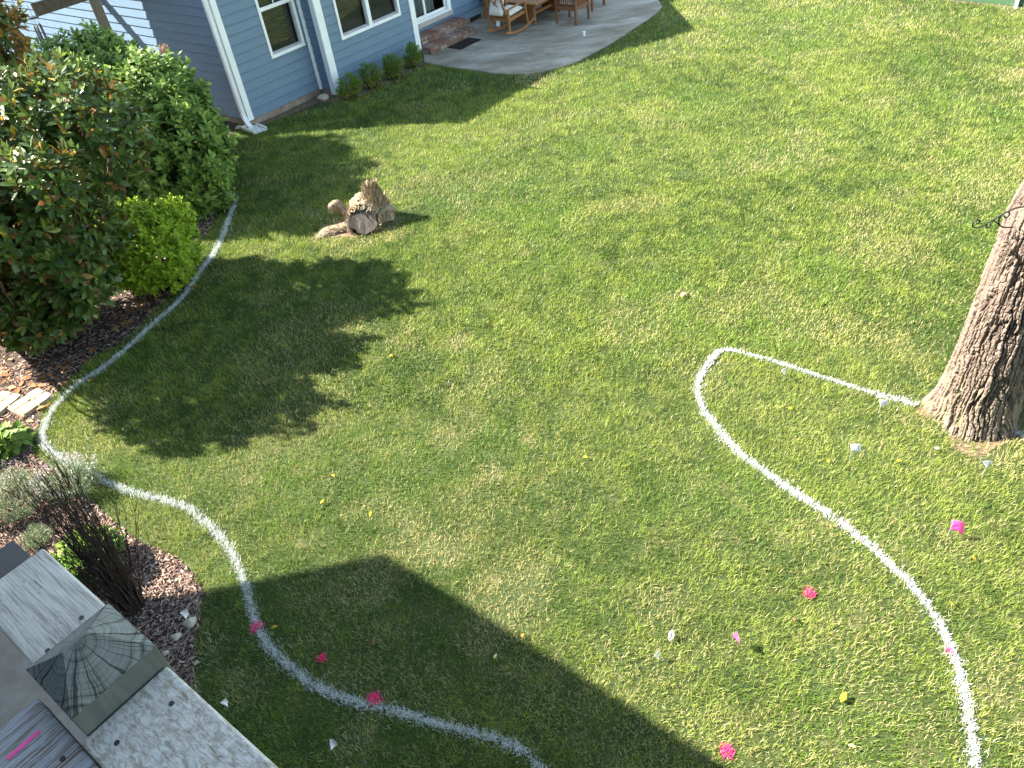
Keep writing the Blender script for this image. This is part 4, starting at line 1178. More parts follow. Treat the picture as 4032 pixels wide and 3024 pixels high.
p = np.stack([0.12 + 0.03 * t + rr_ * np.cos(ang), 0.15 + rr_ * np.sin(ang), zb], 1)
d = np.stack([np.cos(ang) * .35, np.sin(ang) * .35, rng.choice([-1.0, 1.0], n, p=[.55, .45])], 1) + .2 * rng.normal(size=(n, 3))
leaves('splinter', LT_thin, p, d, np.stack([np.cos(ang), np.sin(ang), 0 * ang], 1) + .3 * unit(n), rng.uniform(.05, .13, n), mixc((0.13, 0.085, 0.05), (0.5, 0.4, 0.27), rng.random(n)), M['fibre'], SP)
n = 900
ang = rng.uniform(0.1, 3.05, n)
p = fc + (e1[None] * np.cos(ang)[:, None] + e2[None] * np.sin(ang)[:, None] * .9) * rng.uniform(.2, .24, n)[:, None]
d = -fn[None] * 1.0 + (e2[None] * np.sin(ang)[:, None] + e1[None] * np.cos(ang)[:, None]) * .5 + .12 * unit(n)
leaves('rim_splinter', LT_thin, p, d, e2[None] + .3 * unit(n), rng.uniform(.05, .12, n), mixc((0.33, 0.27, 0.2), (0.55, 0.48, 0.38), rng.random(n)), M['fibre'], SP)

# ------------------------------------------------------------------ pergola and wind chime
pg = thing('pergola', 'brown weathered wooden pergola in the hydrangea beside the side wall', 'pergola', hw(0, 0), HROT)
# local: x = -out of side wall, y = along the side wall
MB().beam((-1.5, 1.25, 0), (-1.5, 1.25, 2.82), 0.14, 0.14).build('post', M['oldwood'], pg, bevel=0.006)
MB().beam((-1.5, 5.6, 0), (-1.5, 5.6, 2.82), 0.14, 0.14).build('post', M['oldwood'], pg, bevel=0.006)
bmA = at(135, 40, 2.36); bmB = at(330, -22, 2.36)
def loc_h(p): return np.array([(p[:2] - HO[:2]) @ HB, -((p[:2] - HO[:2]) @ HN), p[2]])
a_, b_ = loc_h(bmA), loc_h(bmB)
b_ = a_ + (b_ - a_) / np.linalg.norm(b_ - a_) * 3.2
MB().beam(a_, b_, 0.10, 0.24).build('beam', M['oldwood'], pg, bevel=0.006)
wc_p = at(130, 66, 2.2)
wc = thing('wind_chime', 'dark metal wind chime hanging from the end of the pergola beam', 'wind chime', (wc_p[0], wc_p[1], 0))
MB().tube([(0, 0, 2.17), (0, 0, 2.20), (0, 0, 2.215)], [0.10, 0.105, 0.02], 18).build('top_disc', M['chime'], wc, smooth=False)
MB().tube([(0, 0, 2.2), (-.02, .02, 2.42)], 0.004, 5).build('cord', M['black'], wc)
for k in range(5):
    a = k * 2 * math.pi / 5
    z1 = 2.05
    MB().tube([(0.07 * math.cos(a), 0.07 * math.sin(a), z1 - 0.55 - 0.07 * (k % 3)), (0.07 * math.cos(a), 0.07 * math.sin(a), z1)], 0.017, 10).tube([(0.07 * math.cos(a), 0.07 * math.sin(a), z1), (0.07 * math.cos(a), 0.07 * math.sin(a), 2.17)], 0.002, 4).build('tube', M['chime'], wc, smooth=True)
MB().tube([(0, 0, 1.74), (0, 0, 1.76)], 0.045, 14).tube([(0, 0, 1.76), (0, 0, 2.18)], 0.002, 4).build('clapper', M['chime'], wc)

# ------------------------------------------------------------------ deck rail close to the camera
ZR = 4.64
RLr = thing('deck_railing', 'weathered grey deck rail with a sawn pyramid post at the lower left', 'railing', hw(-8.725, 13.255, 0), HROT)
# local x along HB, local y = -HN
y_far = 13.255 - ((at(20, 2262, ZR)[:2] - HO[:2]) @ HN)
MB().box(-0.055, 0.065, 0.0755, float(y_far), ZR - 0.036, ZR).build('top_board', M['rail_a'], RLr, bevel=0.004)
o = MB().box(-0.075, 0.06, -1.6, -0.056, ZR - 0.036, ZR).build('top_board', M['rail_b'], RLr, bevel=0.004)
tag(o, 'board with flaking white paint')
o = MB().box(-1.6, -0.0765, -0.34, 0.07, ZR - 0.045, ZR - 0.008).build('top_board', M['rail_c'], RLr, bevel=0.004)
tag(o, 'brown streaked board running back to the house')
pc = MB()
q = 0.064
pc.box(-q, q, -q + .010, q + .010, 3.5, ZR + 0.042)
PO = pc.build('post', M['deckside'], RLr, bevel=0.002)
cp_ = MB().add([(-q, -q, 0), (q, -q, 0), (q, q, 0), (-q, q, 0), (-0.020, 0.0, 0.042), (0.016, -0.003, 0.046)], [(0, 1, 5, 4), (1, 2, 5), (2, 3, 4, 5), (3, 0, 4)])
cpo = cp_.build('post_top', M['endgrain'], PO)
cpo.location = (0, 0.010, ZR + 0.0425)
for (x, y, z) in [(-.03, .12, ZR), (.03, .13, ZR), (-.045, -.10, ZR), (.03, -.115, ZR), (-.02, .33, ZR), (.0, -.34, ZR), (-.10, -.05, ZR - .008), (-.10, -.2, ZR - .008)]:
    MB().tube([(x, y, z - .004), (x, y, z + .0012)], .0038, 10).build('screw_head', M['black'], RLr)
MB().box(-0.03, 0.03, 0.1, float(y_far) - 0.02, ZR - 0.13, ZR - 0.04).build('under_board', M['deckside'], RLr)
MB().box(-0.045, 0.045, float(y_far) + 0.003, float(y_far) + 0.09, 3.5, ZR - 0.02).build('post', M['black'], RLr)
MB().box(-0.03, 0.03, -1.6, -0.1, ZR - 0.13, ZR - 0.04).build('under_board', M['deckside'], RLr)
MB().box(-0.145, -0.10, 0.012, 0.018, ZR - 0.0078, ZR - 0.0068).build('chalk_mark', M['pflag'], RLr)
dk = MB()
for k in range(9):
    dk.box(-1.25, 0.03, -1.7 - 0.0 + k * 0.2 - 0.1, -1.7 + k * 0.2 + 0.09, 3.46, 3.5)
dk.build('deck_floor', M['deckside'], RLr)

# the house the deck belongs to (behind the camera; its roof shades the near lawn)
OH = thing('deck_house', 'tall house behind the deck whose roof shades the near lawn', 'house', HO, HROT)
MB().box(-20, -10.0, -22, -4.2, 0, 5.8).build('wall', M['siding'], OH)
def sh(s, n, h): return (s - 0.518 * h, -(n - 1.073 * h))
e0, e1_, e2_ = sh(-7.62, 8.9, 6.0), sh(-6.33, 10.09, 6.0), sh(-6.33, 15.6, 6.0)
poly = [(e0[0] - 10, e0[1] + 0.5), (e0[0] - 1.4, e0[1] + 0.45), e0, e1_, e2_, (-8.85, e2_[1] - 0.15), (-8.85, -24), (-20, -24)]
nP = len(poly)
cx_, cy_ = -15.0, -12.0
rv = [(p[0], p[1], 6.0) for p in poly] + [(cx_ + (p[0] - cx_) * .25, cy_ + (p[1] - cy_) * .35, 8.2) for p in poly]
MB().add(rv, [tuple(range(nP)), tuple(range(nP, 2 * nP))[::-1]] + [(i, (i + 1) % nP, nP + (i + 1) % nP, nP + i) for i in range(nP)]).build('roof', M['roof'], OH)

# ------------------------------------------------------------------ far edge
fa, fb = at(3705, 2), at(4032, 36)
dv = (fb - fa) / np.linalg.norm(fb - fa)
fe = thing('mesh_fence', 'green mesh garden fence with a white post at the far edge of the lawn', 'fence', (fa[0], fa[1], 0), math.atan2(dv[1], dv[0]))
gmesh = noise_mat('green_mesh', [(0.3, (0.03, 0.075, 0.035)), (0.7, (0.06, 0.12, 0.06))], 30, 0.8, 0.3)
MB().box(-0.3, 9, 0.03, 0.05, 0.03, 1.3).build('mesh_panel', gmesh, fe)
for x in (1.55, 4.5, 7.5):
    MB().box(x - .03, x + .03, -0.03, 0.028, 0, 1.4).build('fence_post', M['white'], fe)
MB().box(-0.3, 9, -0.008, 0.012, 0.0, 0.028).build('base_rail', M['oldwood'], fe)

# ------------------------------------------------------------------ small things in the bed and on the lawn
def paver(name, label, px, lx, ly, rz, seed):
    """flat cast stone with a flagstone pattern of raised cells"""
    c = at(*px)
    o = thing(name, label, 'stepping stone', c, rz, 'stepping stones in the mulch')
    r = np.random.default_rng(seed)
    mat = M['paver']
    MB().box(-lx / 2, lx / 2, -ly / 2, ly / 2, 0, 0.045).build('slab', mat, o, bevel=0.008)
    cells = MB()
    gx = [-lx / 2 + .012, -lx * .12, lx / 2 - .012]
    for k, (a, b, c_, d) in enumerate([(-.47, -.02, -.46, .05), (.02, .47, -.46, -.05), (-.47, .05, .09, .46), (.09, .47, -.01, .46)]):
        pts = [(a, c_), ((a + b) / 2, c_ - .015), (b, c_ + .03 * (k % 2)), (b + .02, (c_ + d) / 2), (b - .02, d), ((a + b) / 2, d + .02), (a, d - .02 * (k % 2)), (a - .01, (c_ + d) / 2)]
        cells.prism([(x * lx, y * ly) for x, y in pts], 0.046, 0.058)
    cells.build('flag_cell', mat, o, bevel=0.005)
    return o
M['paver'] = noise_mat('cast_stone', [(0.3, (0.21, 0.165, 0.11)), (0.7, (0.32, 0.265, 0.19))], 7, 0.9, 0.2)
paver('stepping_stone', 'tan flagstone patterned stepping stone next to the white line curve', (128, 1592), 0.42, 0.36, 0.95, 1)
paver('stepping_stone', 'greyer stepping stone cut by the left picture edge', (5, 1600), 0.42, 0.36, 1.1, 2)

def rock(label, px, r, seed):
    c = at(*px)
    me = bpy.data.meshes.new('rock')
    vs, fs = [], []
    rg = np.random.default_rng(seed)
    na, nl = 12, 7
    for i in range(nl + 1):
        ph = math.pi * i / nl
        for q in range(na):
            t = 2 * math.pi * q / na
            k = 1 + 0.22 * math.sin(3 * t + seed + ph * 2) + 0.12 * rg.random()
            vs.append((r * k * math.sin(ph) * math.cos(t), r * .8 * k * math.sin(ph) * math.sin(t), r * .35 + r * .6 * math.cos(ph)))
    for i in range(nl):
        for q in range(na):
            fs.append((i * na + q, (i + 1) * na + q, (i + 1) * na + (q + 1) % na, i * na + (q + 1) % na))
    o = MB().add(vs, fs).build('rock', M['rock'], None, smooth=True)
    o.location = tuple(c)
    return tag(o, label, 'rock', 'loose stones')
rock('pale rounded stone at the foundation beside the inner house corner', (1276, 392), 0.13, 1)
rock('tan stone just below the white flag in the mulch', (752, 2458), 0.06, 2)
rock('tan pebble at the mulch edge right of the pyramid post', (697, 2512), 0.045, 3)
rock('small pale pebble below the tan pebble near the deck rail', (655, 2574), 0.03, 4)
rock('white chip of stone in the bare soil beside the flaking rail', (775, 2612), 0.025, 5)
rock('brown stone under the white downspout corner', (945, 508), 0.08, 6)

def flag(label, px, mat, rz, w=0.09, h=0.075, ht=0.15, tilt=0.5, lean=0.0, grp=None):
    c = at(px[0], px[1], ht)
    o = thing('marker_flag', label, 'flag', (c[0], c[1], 0), rz, grp)
    MB().tube([(0, 0, -0.03), (lean * .5, 0, ht * .6), (lean, 0, ht + h * .4)], 0.0022, 6).build('wire_stake', M['wire'], o)
    nx, nz = 8, 6
    vs = []
    for i in range(nx + 1):
        for k in range(nz + 1):
            x, v = i / nx, k / nz - .5
            curl = 0.016 * math.sin(2.6 * x + 1.5 * v + tilt * 3)
            sag = -tilt * 0.06 * x * x * (1 - v) - 0.02 * x * (v + .5) * math.sin(px[0])
            vv = v * (1 - (.25 + .3 * abs(math.sin(px[0]))) * x)
            vs.append((lean + .9 * w * x * (.92 + .2 * v * math.cos(px[1])), .9 * vv * h * 0.62 + curl * 1.1, ht + .9 * vv * h * 0.78 - curl * .8 + sag))
    s = MB().add(vs, [(i * (nz + 1) + k, (i + 1) * (nz + 1) + k, (i + 1) * (nz + 1) + k + 1, i * (nz + 1) + k + 1) for i in range(nx) for k in range(nz)]).build('flag_sheet', M[mat], o, smooth=True)
    s.modifiers.new('thick', 'SOLIDIFY').thickness = 0.001
    return o
WG, PGp = 'white marker flags', 'pink marker flags'
flag('square white marker flag inside the right white outline, between the line and the oak', (3355, 1765), 'wflag', 0.2, 0.105, 0.085, 0.18, 0.7, grp=WG)
flag('white marker flag touching the thick end of the white line near the oak', (3470, 1588), 'wflag', 0.3, 0.105, 0.09, 0.15, 0.6, grp=WG)
flag('white marker flag below the oak trunk at the right edge', (3885, 1830), 'wflag', 0.5, 0.10, 0.075, 0.15, 0.3, grp=WG)
flag('small white marker flag under the straight top line', (3090, 1467), 'wflag', 0.9, 0.07, 0.08, 0.14, 0.2, grp=WG)
flag('white marker flag standing in the mulch beside the deck rail', (722, 2425), 'wflag', 0.9, 0.06, 0.085, 0.12, 0.2, grp=WG)
flag('white marker flag in the shade below the lower white line', (1300, 2935), 'wflag', 0.1, 0.055, 0.075, 0.2, 0.1, grp=WG)
flag('tiny white marker flag in the shade next to the deck rail', (885, 2775), 'wflag', 1.2, 0.045, 0.07, 0.1, 0.1, grp=WG)
flag('crumpled greyish white marker flag in the sunny grass above the shade edge', (2594, 2588), 'wflag', 1.3, 0.05, 0.06, 0.1, 0.2, grp=WG)
flag('broad bright pink marker flag right of the right white line', (3748, 2068), 'pflag', -0.1, 0.125, 0.105, 0.16, 0.9, grp=PGp)
flag('folded pink marker flag in the sunny grass left of the right white line', (2888, 2497), 'pflag', -1.0, 0.085, 0.06, 0.16, 0.5, grp=PGp)

leaf_list = [((1458, 2023), 'y', 'yellow leaf in the sunny grass above the peak of the roof shadow'), ((1540, 1400), 'y', 'yellow leaf at the right tip of the magnolia shadow'),
 ((1167, 1622), 'y', 'yellow leaf near the lower edge of the magnolia shadow'), ((1019, 1511), 'o', 'orange leaf alone in the middle of the magnolia shadow'),
 ((1226, 1055), 't', 'pinkish tan leaf in the shade below the stump'), ((2306, 1799), 'y', 'yellow leaf in the open grass left of the right white line'),
 ((1312, 1874), 'y', 'yellow leaf in the sunny grass right of the flowering herb mound'), ((1270, 1975), 'y', 'smaller yellow leaf close below another yellow leaf'),
 ((3321, 2745), 'Y', 'large bright yellow leaf inside the curve of the right white line'), ((1950, 2583), 'p', 'pale yellow leaf in the roof shadow'),
 ((3835, 2200), 'y', 'orange yellow leaf below the broad pink flag'), ((1080, 2468), 'y', 'yellow leaf beside the pink spot on the white line'),
 ((3358, 2938), 'p', 'pale green leaf at the bottom of the sunny grass'), ((3750, 2372), 'y', 'yellow leaf just outside the right white line'),
 ((3128, 2435), 'b', 'brown curled leaf between the pink flag and the pink grass spot'), ((3113, 1608), 'y', 'yellow leaf inside the top corner of the right white outline'),
 ((420, 1512), 'o', 'orange leaf on the grass beside the left white line'), ((356, 1497), 'o', 'orange leaf lying on the left white line'),
 ((757, 1128), 'O', 'long orange leaf lying across the left white line below the lime shrub'), ((2694, 1160), 'T', 'tan chunk of bark in the open lawn'),
 ((3473, 1350), 'b', 'brown scrap of bark in the grass left of the oak'), ((2640, 2503), 'w', 'whitish scrap above the crumpled flag'),
 ((3690, 1765), 't', 'tan leaf in the thin grass below the oak'), ((1470, 2528), 'b', 'rust brown leaf in the shade above the lower white line'),
 ((2058, 2500), 'o', 'orange leaf at the edge of the roof shadow'), ((3262, 1815), 'y', 'yellow leaf left of the square white flag'), ((3540, 1815), 'y', 'narrow yellow leaf right of the square white flag'),
 ((1265, 865), 'y', 'yellow leaf on the grass in front of the stump root')]
LC = {'y': (0.5, 0.34, 0.03), 'Y': (0.75, 0.55, 0.02), 'o': (0.5, 0.22, 0.05), 'O': (0.5, 0.2, 0.05), 't': (0.45, 0.3, 0.2), 'T': (0.4, 0.3, 0.2), 'p': (0.6, 0.62, 0.2), 'b': (0.22, 0.11, 0.06), 'w': (0.6, 0.55, 0.5)}
for k, (px, c, lab) in enumerate(leaf_list):
    z = 0.045
    p = at(*px, z)
    s = {'Y': 0.085, 'O': 0.13, 'T': 0.13, 'w': 0.10}.get(c, 0.055)
    a = rng.uniform(0, 6.28)
    tv, tf = leaf_template([0.02, 0.2, 0.24, 0.16, 0.01], rng.uniform(0.1, 0.45), rng.uniform(-0.3, 0.3))
    big = big_mesh('fallen_leaf', tv * s - np.array([0, s / 2, 0]), tf, M['litter'], None, np.tile(np.array(LC[c]), (len(tv), 1)), smooth=True)
    big.location = tuple(p)
    big.rotation_euler = (rng.uniform(-.35, .35), rng.uniform(-.35, .35), a)
    big.modifiers.new('thick', 'SOLIDIFY').thickness = 0.001
    if c in 'Tw':
        tag(big, lab, 'scrap')
        big.name = 'bark_scrap' if c == 'T' else 'paper_scrap'
    else:
        tag(big, lab, 'leaf', 'fallen leaves on the grass')

# ------------------------------------------------------------------ mulch chips and leaf litter
def sample_poly(n, poly, x0, x1, y0, y1):
    out = np.zeros((0, 2))
    while len(out) < n:
        q = np.c_[rng.uniform(x0, x1, n), rng.uniform(y0, y1, n)]
        out = np.vstack([out, q[in_poly(q[:, 0], q[:, 1], poly)]])
    return out[:n]
walk_in = lambda q: in_poly(q[:, 0], q[:, 1], walk)
def chips(n, poly, box, smin, smax, z=0.008):
    q = sample_poly(n, poly, *box)
    q = q[~walk_in(q)]
    n = len(q)
    a = rng.uniform(0, 6.28, n); L_ = rng.uniform(smin, smax, n); w = L_ * rng.uniform(.12, .3, n)
    c_, s_ = np.cos(a), np.sin(a)
    dx, dy = np.c_[c_ * L_, s_ * L_] / 2, np.c_[-s_ * w, c_ * w] / 2
    z0 = rng.uniform(z, z + .012, n); tl = rng.normal(size=n) * .006
    h = rng.uniform(.003, .009, n)
    def pt(sa, sb, hz): return np.c_[q + sa * dx + sb * dy, z0 + sa * tl + hz]
    V = np.stack([pt(-1, -1, 0 * h), pt(1, -1, 0 * h), pt(1, 1, 0 * h), pt(-1, 1, 0 * h), pt(-.9, 0, h), pt(.9, 0, h)], 1)
    F = np.array([(0, 1, 5, 4), (3, 4, 5, 2), (0, 4, 3, 3), (1, 2, 5, 5)])[:2]
    F = (F[None] + (np.arange(n) * 6)[:, None, None]).reshape(-1, 4)
    t = rng.random(n)
    c = mixc((0.07, 0.042, 0.032), (0.40, 0.275, 0.215), t ** 1.2)
    pal = rng.random(n) < .1
    c[pal] = mixc((0.36, 0.27, 0.21), (0.5, 0.41, 0.33), rng.random(pal.sum()))
    return V.reshape(-1, 3), F, np.repeat(c, 6, 0)
V1, F1, C1 = chips(36000, bed_poly, (-6.2, -2.6, 2.2, 7.2), .02, .06)
V2, F2, C2 = chips(22000, bed_poly, (-8.5, -3.9, 7.2, 14.8), .025, .07)
o = big_mesh('mulch_chips', np.vstack([V1, V2]), np.vstack([F1, F2 + len(V1)]), M['chip'], None, np.vstack([C1, C2]))
tag(o, kind='stuff')
# dry leaves under the bushes and round the stepping stones
q1 = np.array([at(*p)[:2] for p in [(60, 1530), (180, 1560), (250, 1500), (110, 1500), (40, 1480), (200, 1480), (200, 1690), (90, 1700), (520, 1240), (440, 1280), (600, 1200), (620, 1170), (330, 1420), (150, 1640)]])
n = 170
k = rng.integers(0, len(q1), n)
pp = np.c_[q1[k] + rng.normal(size=(n, 2)) * .16, rng.uniform(.015, .04, n)]
pp = pp[in_poly(pp[:, 0], pp[:, 1], bed_poly)]
n = len(pp)
o = leaves('leaf_litter', LT_oval, pp, np.c_[rng.normal(size=(n, 2)), rng.normal(size=n) * .15], np.array([0, 0, 1.]) + .35 * unit(n), rng.uniform(.08, .15, n), mixc((0.14, 0.06, 0.022), (0.36, 0.19, 0.09), rng.random(n)), M['litter'])
tag(o, kind='stuff')

# ------------------------------------------------------------------ white sprayed lines
D = 1.8228
l1 = [(478, 406), (492, 412), (503, 425), (505, 440), (495, 470), (470, 530), (430, 590), (395, 640), (340, 690), (280, 745), (220, 795), (165, 830), (120, 875), (97, 912), (91, 940), (98, 965), (130, 988), (180, 1012), (240, 1045), (300, 1065), (350, 1078), (400, 1094), (440, 1122), (480, 1165), (510, 1215), (530, 1265), (545, 1320), (560, 1360), (590, 1405), (640, 1450), (700, 1490), (770, 1515), (850, 1535), (930, 1558), (1000, 1576), (1060, 1592), (1110, 1610), (1150, 1640), (1180, 1675), (1230, 1760)]
l2 = [(2110, 1760), (2107, 1659), (2095, 1560), (2075, 1460), (2050, 1390), (2020, 1330), (1980, 1275), (1930, 1225), (1870, 1170), (1800, 1115), (1720, 1065), (1650, 1015), (1590, 970), (1550, 925), (1520, 885), (1507, 850), (1508, 825), (1525, 790), (1545, 765), (1556, 754)]
l3 = [(1556, 754), (1580, 755), (1640, 770), (1700, 788), (1760, 808), (1830, 830), (1890, 848), (1920, 858), (1945, 862), (1965, 866), (1982, 874)]
l4 = [(2182, 928), (2212, 940), (2300, 985)]
lines = {k: smooth_line([at(u * D, v * D, 0.03) for u, v in l], 0.01) for k, l in (('a', l1), ('b', l2), ('c', l3), ('d', l4))}

def blades(p, L, w, lean, col, base_z=0.0, seg=2, comb=0):
    """grass blades: bent strips of seg pieces ending in a point"""
    n = len(p)
    a = rng.uniform(0, 6.28, n)
    if comb:             # blades of one tuft lean much the same way
        a = 14 * fbm(p[:, 0], p[:, 1], 3.2, 201, 2) + rng.normal(size=n) * comb
    b = a + math.pi / 2 + rng.normal(size=n) * .4
    dirv = np.c_[np.cos(a), np.sin(a)]
    sd = np.c_[np.cos(b), np.sin(b)]
    vs = []
    for i in range(seg):
        t = i / seg
        out = dirv * (L * np.sin(lean) * t ** 1.25)[:, None]
        h = L * np.cos(lean * .8) * t
        ww = (w * (1 - .25 * t) / 2)[:, None] * sd
        for sg in (-1, 1):
            vs.append(np.c_[p[:, :2] + out + sg * ww, base_z + h])
    vs.append(np.c_[p[:, :2] + dirv * (L * np.sin(lean))[:, None], base_z + L * np.cos(lean) * .92])
    k = len(vs)
    V = np.stack(vs, 1)
    f = []
    for i in range(seg - 1):
        a0 = 2 * i
        f += [(a0, a0 + 1, a0 + 3), (a0, a0 + 3, a0 + 2)]
    a0 = 2 * (seg - 1)
    f.append((a0, a0 + 1, a0 + 2))
    F = (np.array(f)[None] + (np.arange(n) * k)[:, None, None]).reshape(-1, 3)
    sh_ = np.linspace(.85, 1.1, k)
    C = (col[:, None, :] * np.ones(k)[None, :, None]).reshape(-1, 3)
    return V.reshape(-1, 3), F, C

def paint_line(name, label, keys, width, dens, fat=None, thin={'c': .6}):
    Vs, Fs, Cs, off = [], [], [], 0
    for k in keys:
        ln = lines[k]
        n = int(len(ln) * 0.01 * dens * thin.get(k, 1))
        i = rng.integers(0, len(ln) - 1, n)
        tgt = ln[i]
        dv = ln[np.minimum(i + 1, len(ln) - 1)] - ln[i]
        dv /= np.linalg.norm(dv, axis=1, keepdims=True) + 1e-9
        nr = np.c_[-dv[:, 1], dv[:, 0]]
        wv = width * (0.8 + 0.5 * vnoise(tgt[:, 0], tgt[:, 1], 1.4, 4))
        wv = wv * thin.get(k, 1)
        if fat and k == fat[0]:
            wv = wv * (1 + 1.6 * (i > fat[1] * len(ln)))
        q = tgt + nr * (np.clip(rng.normal(size=n) * .5, -1.5, 1.5) * wv / 2 * np.where(rng.random(n) < .16, 2.2, 1))[:, None]
        gap = vnoise(q[:, 0], q[:, 1], 70, 8) + 0.5 * vnoise(q[:, 0], q[:, 1], 12, 18)
        q = q[gap > 0.48]
        n = len(q)
        dist = np.hypot(q[:, 0], q[:, 1])
        w = rng.uniform(.0024, .004, n) * np.clip(dist / 6, 1, 2.4)
        c = mixc((0.34, 0.38, 0.33), (0.74, 0.75, 0.74), rng.random(n) ** .6)
        V, F, C = blades(q, rng.uniform(.028, .056, n), w, rng.uniform(.25, .95, n), c, 0.006)
        Vs.append(V); Fs.append(F + off); Cs.append(C); off += len(V)
    o = big_mesh(name, np.vstack(Vs), np.vstack(Fs), M['paint'], None, np.vstack(Cs))
    return tag(o, label, 'painted line')
paint_line('painted_line', 'long wavy white sprayed line running from the hydrangea past the deck', 'a', 0.078, 1700)
paint_line('painted_line', 'white sprayed outline curving up to a point and on to the oak', 'bc', 0.072, 1700, ('c', 0.8))
paint_line('painted_line', 'short end of white sprayed line on the far side of the oak', 'd', 0.06, 1000)

for px, lab, r in [((3190, 2335), 'pink sprayed grass spot in the sun left of the right white line', .05), ((2858, 2955), 'pink sprayed grass spot at the bottom by the roof shadow', .05), ((1008, 2467), 'pink sprayed spot on the left white line in the shade', .055),
                   ((1265, 2592), 'pink sprayed grass spot in the shade right of the white line', .045), ((1475, 2748), 'pink sprayed spot on top of the lower white line', .06), ((3735, 2560), 'faint pink spot at the edge of the right white line', .025)]:
    c = at(*px, .03)
    n = int(60000 * r * r) + 20
    q = c[:2] + rng.normal(size=(n, 2)) * r * .42
    col = mixc((0.75, 0.03, 0.16), (0.95, 0.10, 0.28), rng.random(n))
    V, F, C = blades(q, rng.uniform(.025, .055, n), np.full(n, .0042), rng.uniform(.2, 1.0, n), col, .01)
    o = big_mesh('paint_spot', V, F, M['paint'], None, C)
    tag(o, lab, 'paint mark', 'pink paint marks on the grass')

# ------------------------------------------------------------------ grass
GX0, GX1, GY0, GY1, GS = -8.0, 17.0, 0.0, 27.0, 0.02
NX, NY = int((GX1 - GX0) / GS), int((GY1 - GY0) / GS)
gx, gy = np.meshgrid(GX0 + (np.arange(NX) + .5) * GS, GY0 + (np.arange(NY) + .5) * GS, indexing='ij')
fx, fy = gx.ravel(), gy.ravel()
block = in_poly(fx + .03 * (vnoise(fx, fy, 7, 3) - .5) * 3, fy + .03 * (vnoise(fx, fy, 7, 4) - .5) * 3, bed_poly)
pat_c = np.mean(np.array(pat), 0)
pat_big = [tuple(hw(4.78, 0.0)[:2])] + [tuple(p) for p in pat[1:]]
block |= in_poly(fx, fy, pat_big)
block |= in_poly(fx, fy, [tuple(hw(*p)[:2]) for p in [(0.0, -14), (0.0, 0.0), (1.98, 0.0), (1.98, 0.45), (4.76, 0.45), (4.76, 0.0), (12, 0), (12, -14)]])
dirtm = in_poly(fx + (vnoise(fx, fy, 5, 5) - .5) * .25, fy + (vnoise(fx, fy, 5, 6) - .5) * .25, strip_poly)
block |= dirtm & (vnoise(fx, fy, 9, 12) < .93)
block |= np.hypot(fx - tb[0], fy - tb[1]) < 0.34 + .42 * vnoise(fx, fy, 14, 77) * vnoise(fx, fy, 1.5, 78)
block |= np.hypot((fx - SP.location.x + 0.12) / 1.75, (fy - SP.location.y + 0.02)) < 0.22 + .28 * vnoise(fx, fy, 9, 177) * vnoise(fx, fy, 2.5, 178)
block = block.reshape(NX, NY)
dens_line = np.zeros((NX, NY), bool)
for ln in lines.values():
    for dx in (-1, 0, 1):
        for dy in (-1, 0, 1):
            i = ((ln[:, 0] - GX0) / GS).astype(int) + dx
            j = ((ln[:, 1] - GY0) / GS).astype(int) + dy
            ok = (i >= 0) & (i < NX) & (j >= 0) & (j < NY)
            dens_line[i[ok], j[ok]] = True
straw_spots = [((1750, 1360), .22, .9), ((1800, 1700), .3, .7), ((2080, 1720), .2, .8), ((1950, 1910), .2, .8), ((1560, 2090), .25, .8), ((1690, 2150), .35, .95), ((1480, 2290), .3, .85), ((2000, 2360), .35, .9), ((2640, 2440), .3, .7),
    ((1380, 2690), .2, .7), ((1390, 2950), .22, .9), ((2080, 315), .32, .98), ((2110, 335), .2, .9), ((3640, 1700), .35, .6), ((3890, 1790), .3, .9), ((4010, 1790), .4, .9), ((2700, 1160), .12, .8), ((3450, 1340), .2, .5), ((1500, 1990), .25, .6), ((2100, 2700), .3, .5), ((1750, 1560), .2, .5), ((1560, 1340), .25, .4),
    ((1330, 900), .3, .8), ((1560, 920), .2, .7), ((1440, 960), .2, .8), ((1230, 850), .25, .7), ((1480, 2560), .25, .5), ((4010, 2750), .35, .6), ((2330, 2720), .25, .5), ((1000, 2720), .3, .6), ((850, 2560), .2, .9), ((1270, 1690), .25, .4), ((3000, 250), .5, .5), ((3500, 100), .7, .4), ((4020, 310), .5, .8), ((1890, 900), .3, .35), ((1780, 960), .15, .5), ((1330, 930), .25, .6), ((1400, 960), .2, .7), ((3350, 2750), .3, .3), ((600, 2150), .2, .3)]
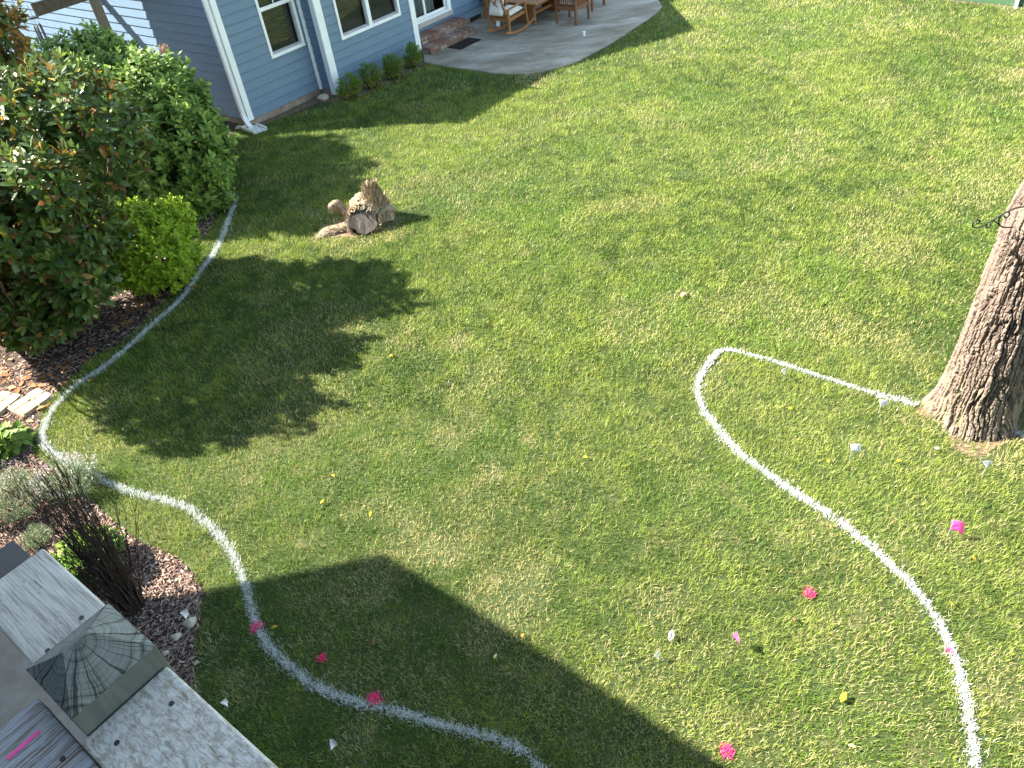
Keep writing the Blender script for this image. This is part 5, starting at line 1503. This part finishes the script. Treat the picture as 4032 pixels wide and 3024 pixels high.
def grass_color(p):
    x, y = p[:, 0], p[:, 1]
    n = len(p)
    patch = fbm(x, y, .55, 41, 3)          # broad tone
    tuft = fbm(x, y, 5.0, 51, 2)           # handful-sized tone
    clump = fbm(x, y, 13.0, 55, 2)
    t = np.clip((patch - .5) * 1.2 + (tuft - .5) * 1.3 + (clump - .5) * .8 + .52 + rng.normal(size=n) * .22, 0, 1)
    c = mixc((0.055, 0.11, 0.012), (0.25, 0.31, 0.052), t)
    lush = np.clip((fbm(x, y, .9, 61, 2) - .56) * 5, 0, 1)
    c = c * (1 - .5 * lush[:, None]) + np.array((0.115, 0.22, 0.025)) * (.5 * lush[:, None])
    warm = np.clip((x - 1.0) / 6, 0, 1) * .5
    s = np.clip((fbm(x, y, 1.1, 71, 3) - .56) * 2.0, 0, .28) + .04 + .10 * warm
    s = s + .13 * np.clip(1 - np.abs(y - 5.2) / 3.6, 0, 1) * np.clip(fbm(x, y, 1.7, 171, 2) * 2.4 - .6, 0, 1)
    for px, r, a in straw_spots:
        q = at(*px)
        jx = (vnoise(x, y, 3, 91) - .5) * r * 1.6
        jy = (vnoise(x, y, 3, 92) - .5) * r * 1.6
        s = np.maximum(s, a * np.exp(-((x + jx - q[0]) ** 2 + (y + jy - q[1]) ** 2) / (r * r) * 1.1))
    pick = rng.random(n) < s
    c[pick] = mixc((0.32, 0.29, 0.11), (0.55, 0.48, 0.24), rng.random(pick.sum()))
    return c, s
def grass_zone(n, x0, x1, y0, y1, L0, L1, w0, w1, seg, keep=None):
    q = np.c_[rng.uniform(x0, x1, n), rng.uniform(y0, y1, n)]
    i = ((q[:, 0] - GX0) / GS).astype(int); j = ((q[:, 1] - GY0) / GS).astype(int)
    ok = (i >= 0) & (i < NX) & (j >= 0) & (j < NY)
    i, j = np.clip(i, 0, NX - 1), np.clip(j, 0, NY - 1)
    ok &= ~block[i, j] & (~dens_line[i, j] | (rng.random(n) < .3))
    if keep is not None: ok &= keep(q)
    q = q[ok]
    c, s = grass_color(q)
    thin = rng.random(len(q)) > np.clip((s - .62) * 1.5, 0, .75)
    q, c, s = q[thin], c[thin], s[thin]
    n = len(q)
    hv = 0.7 + .65 * fbm(q[:, 0], q[:, 1], 6.0, 101, 2)
    return blades(q, rng.uniform(L0, L1, n) * hv * (1 - .35 * np.minimum(s, 1)), rng.uniform(w0, w1, n), rng.uniform(.15, 1.0, n), c, 0.0, seg, 2.2)
left_ok = lambda q: (q[:, 0] > -0.62 * q[:, 1] - 2.6) & (q[:, 0] < 0.62 * q[:, 1] + 4.6)
zones = [grass_zone(430000, -6.0, 6.5, 1.2, 6.5, .035, .075, .0028, .0046, 2, left_ok),
         grass_zone(360000, -7.0, 8.5, 6.5, 11.0, .035, .07, .004, .007, 2, left_ok),
         grass_zone(270000, -6.5, 12.0, 11.0, 16.5, .045, .085, .007, .011, 1, left_ok),
         grass_zone(230000, -3.0, 16.5, 16.5, 26.5, .05, .09, .010, .016, 1, left_ok)]
off = 0
Vs, Fs, Cs = [], [], []
for V, F, C in zones:
    Vs.append(V); Fs.append(F + off); Cs.append(C); off += len(V)
o = big_mesh('grass', np.vstack(Vs), np.vstack(Fs), M['grass'], None, np.vstack(Cs))
tag(o, kind='stuff')
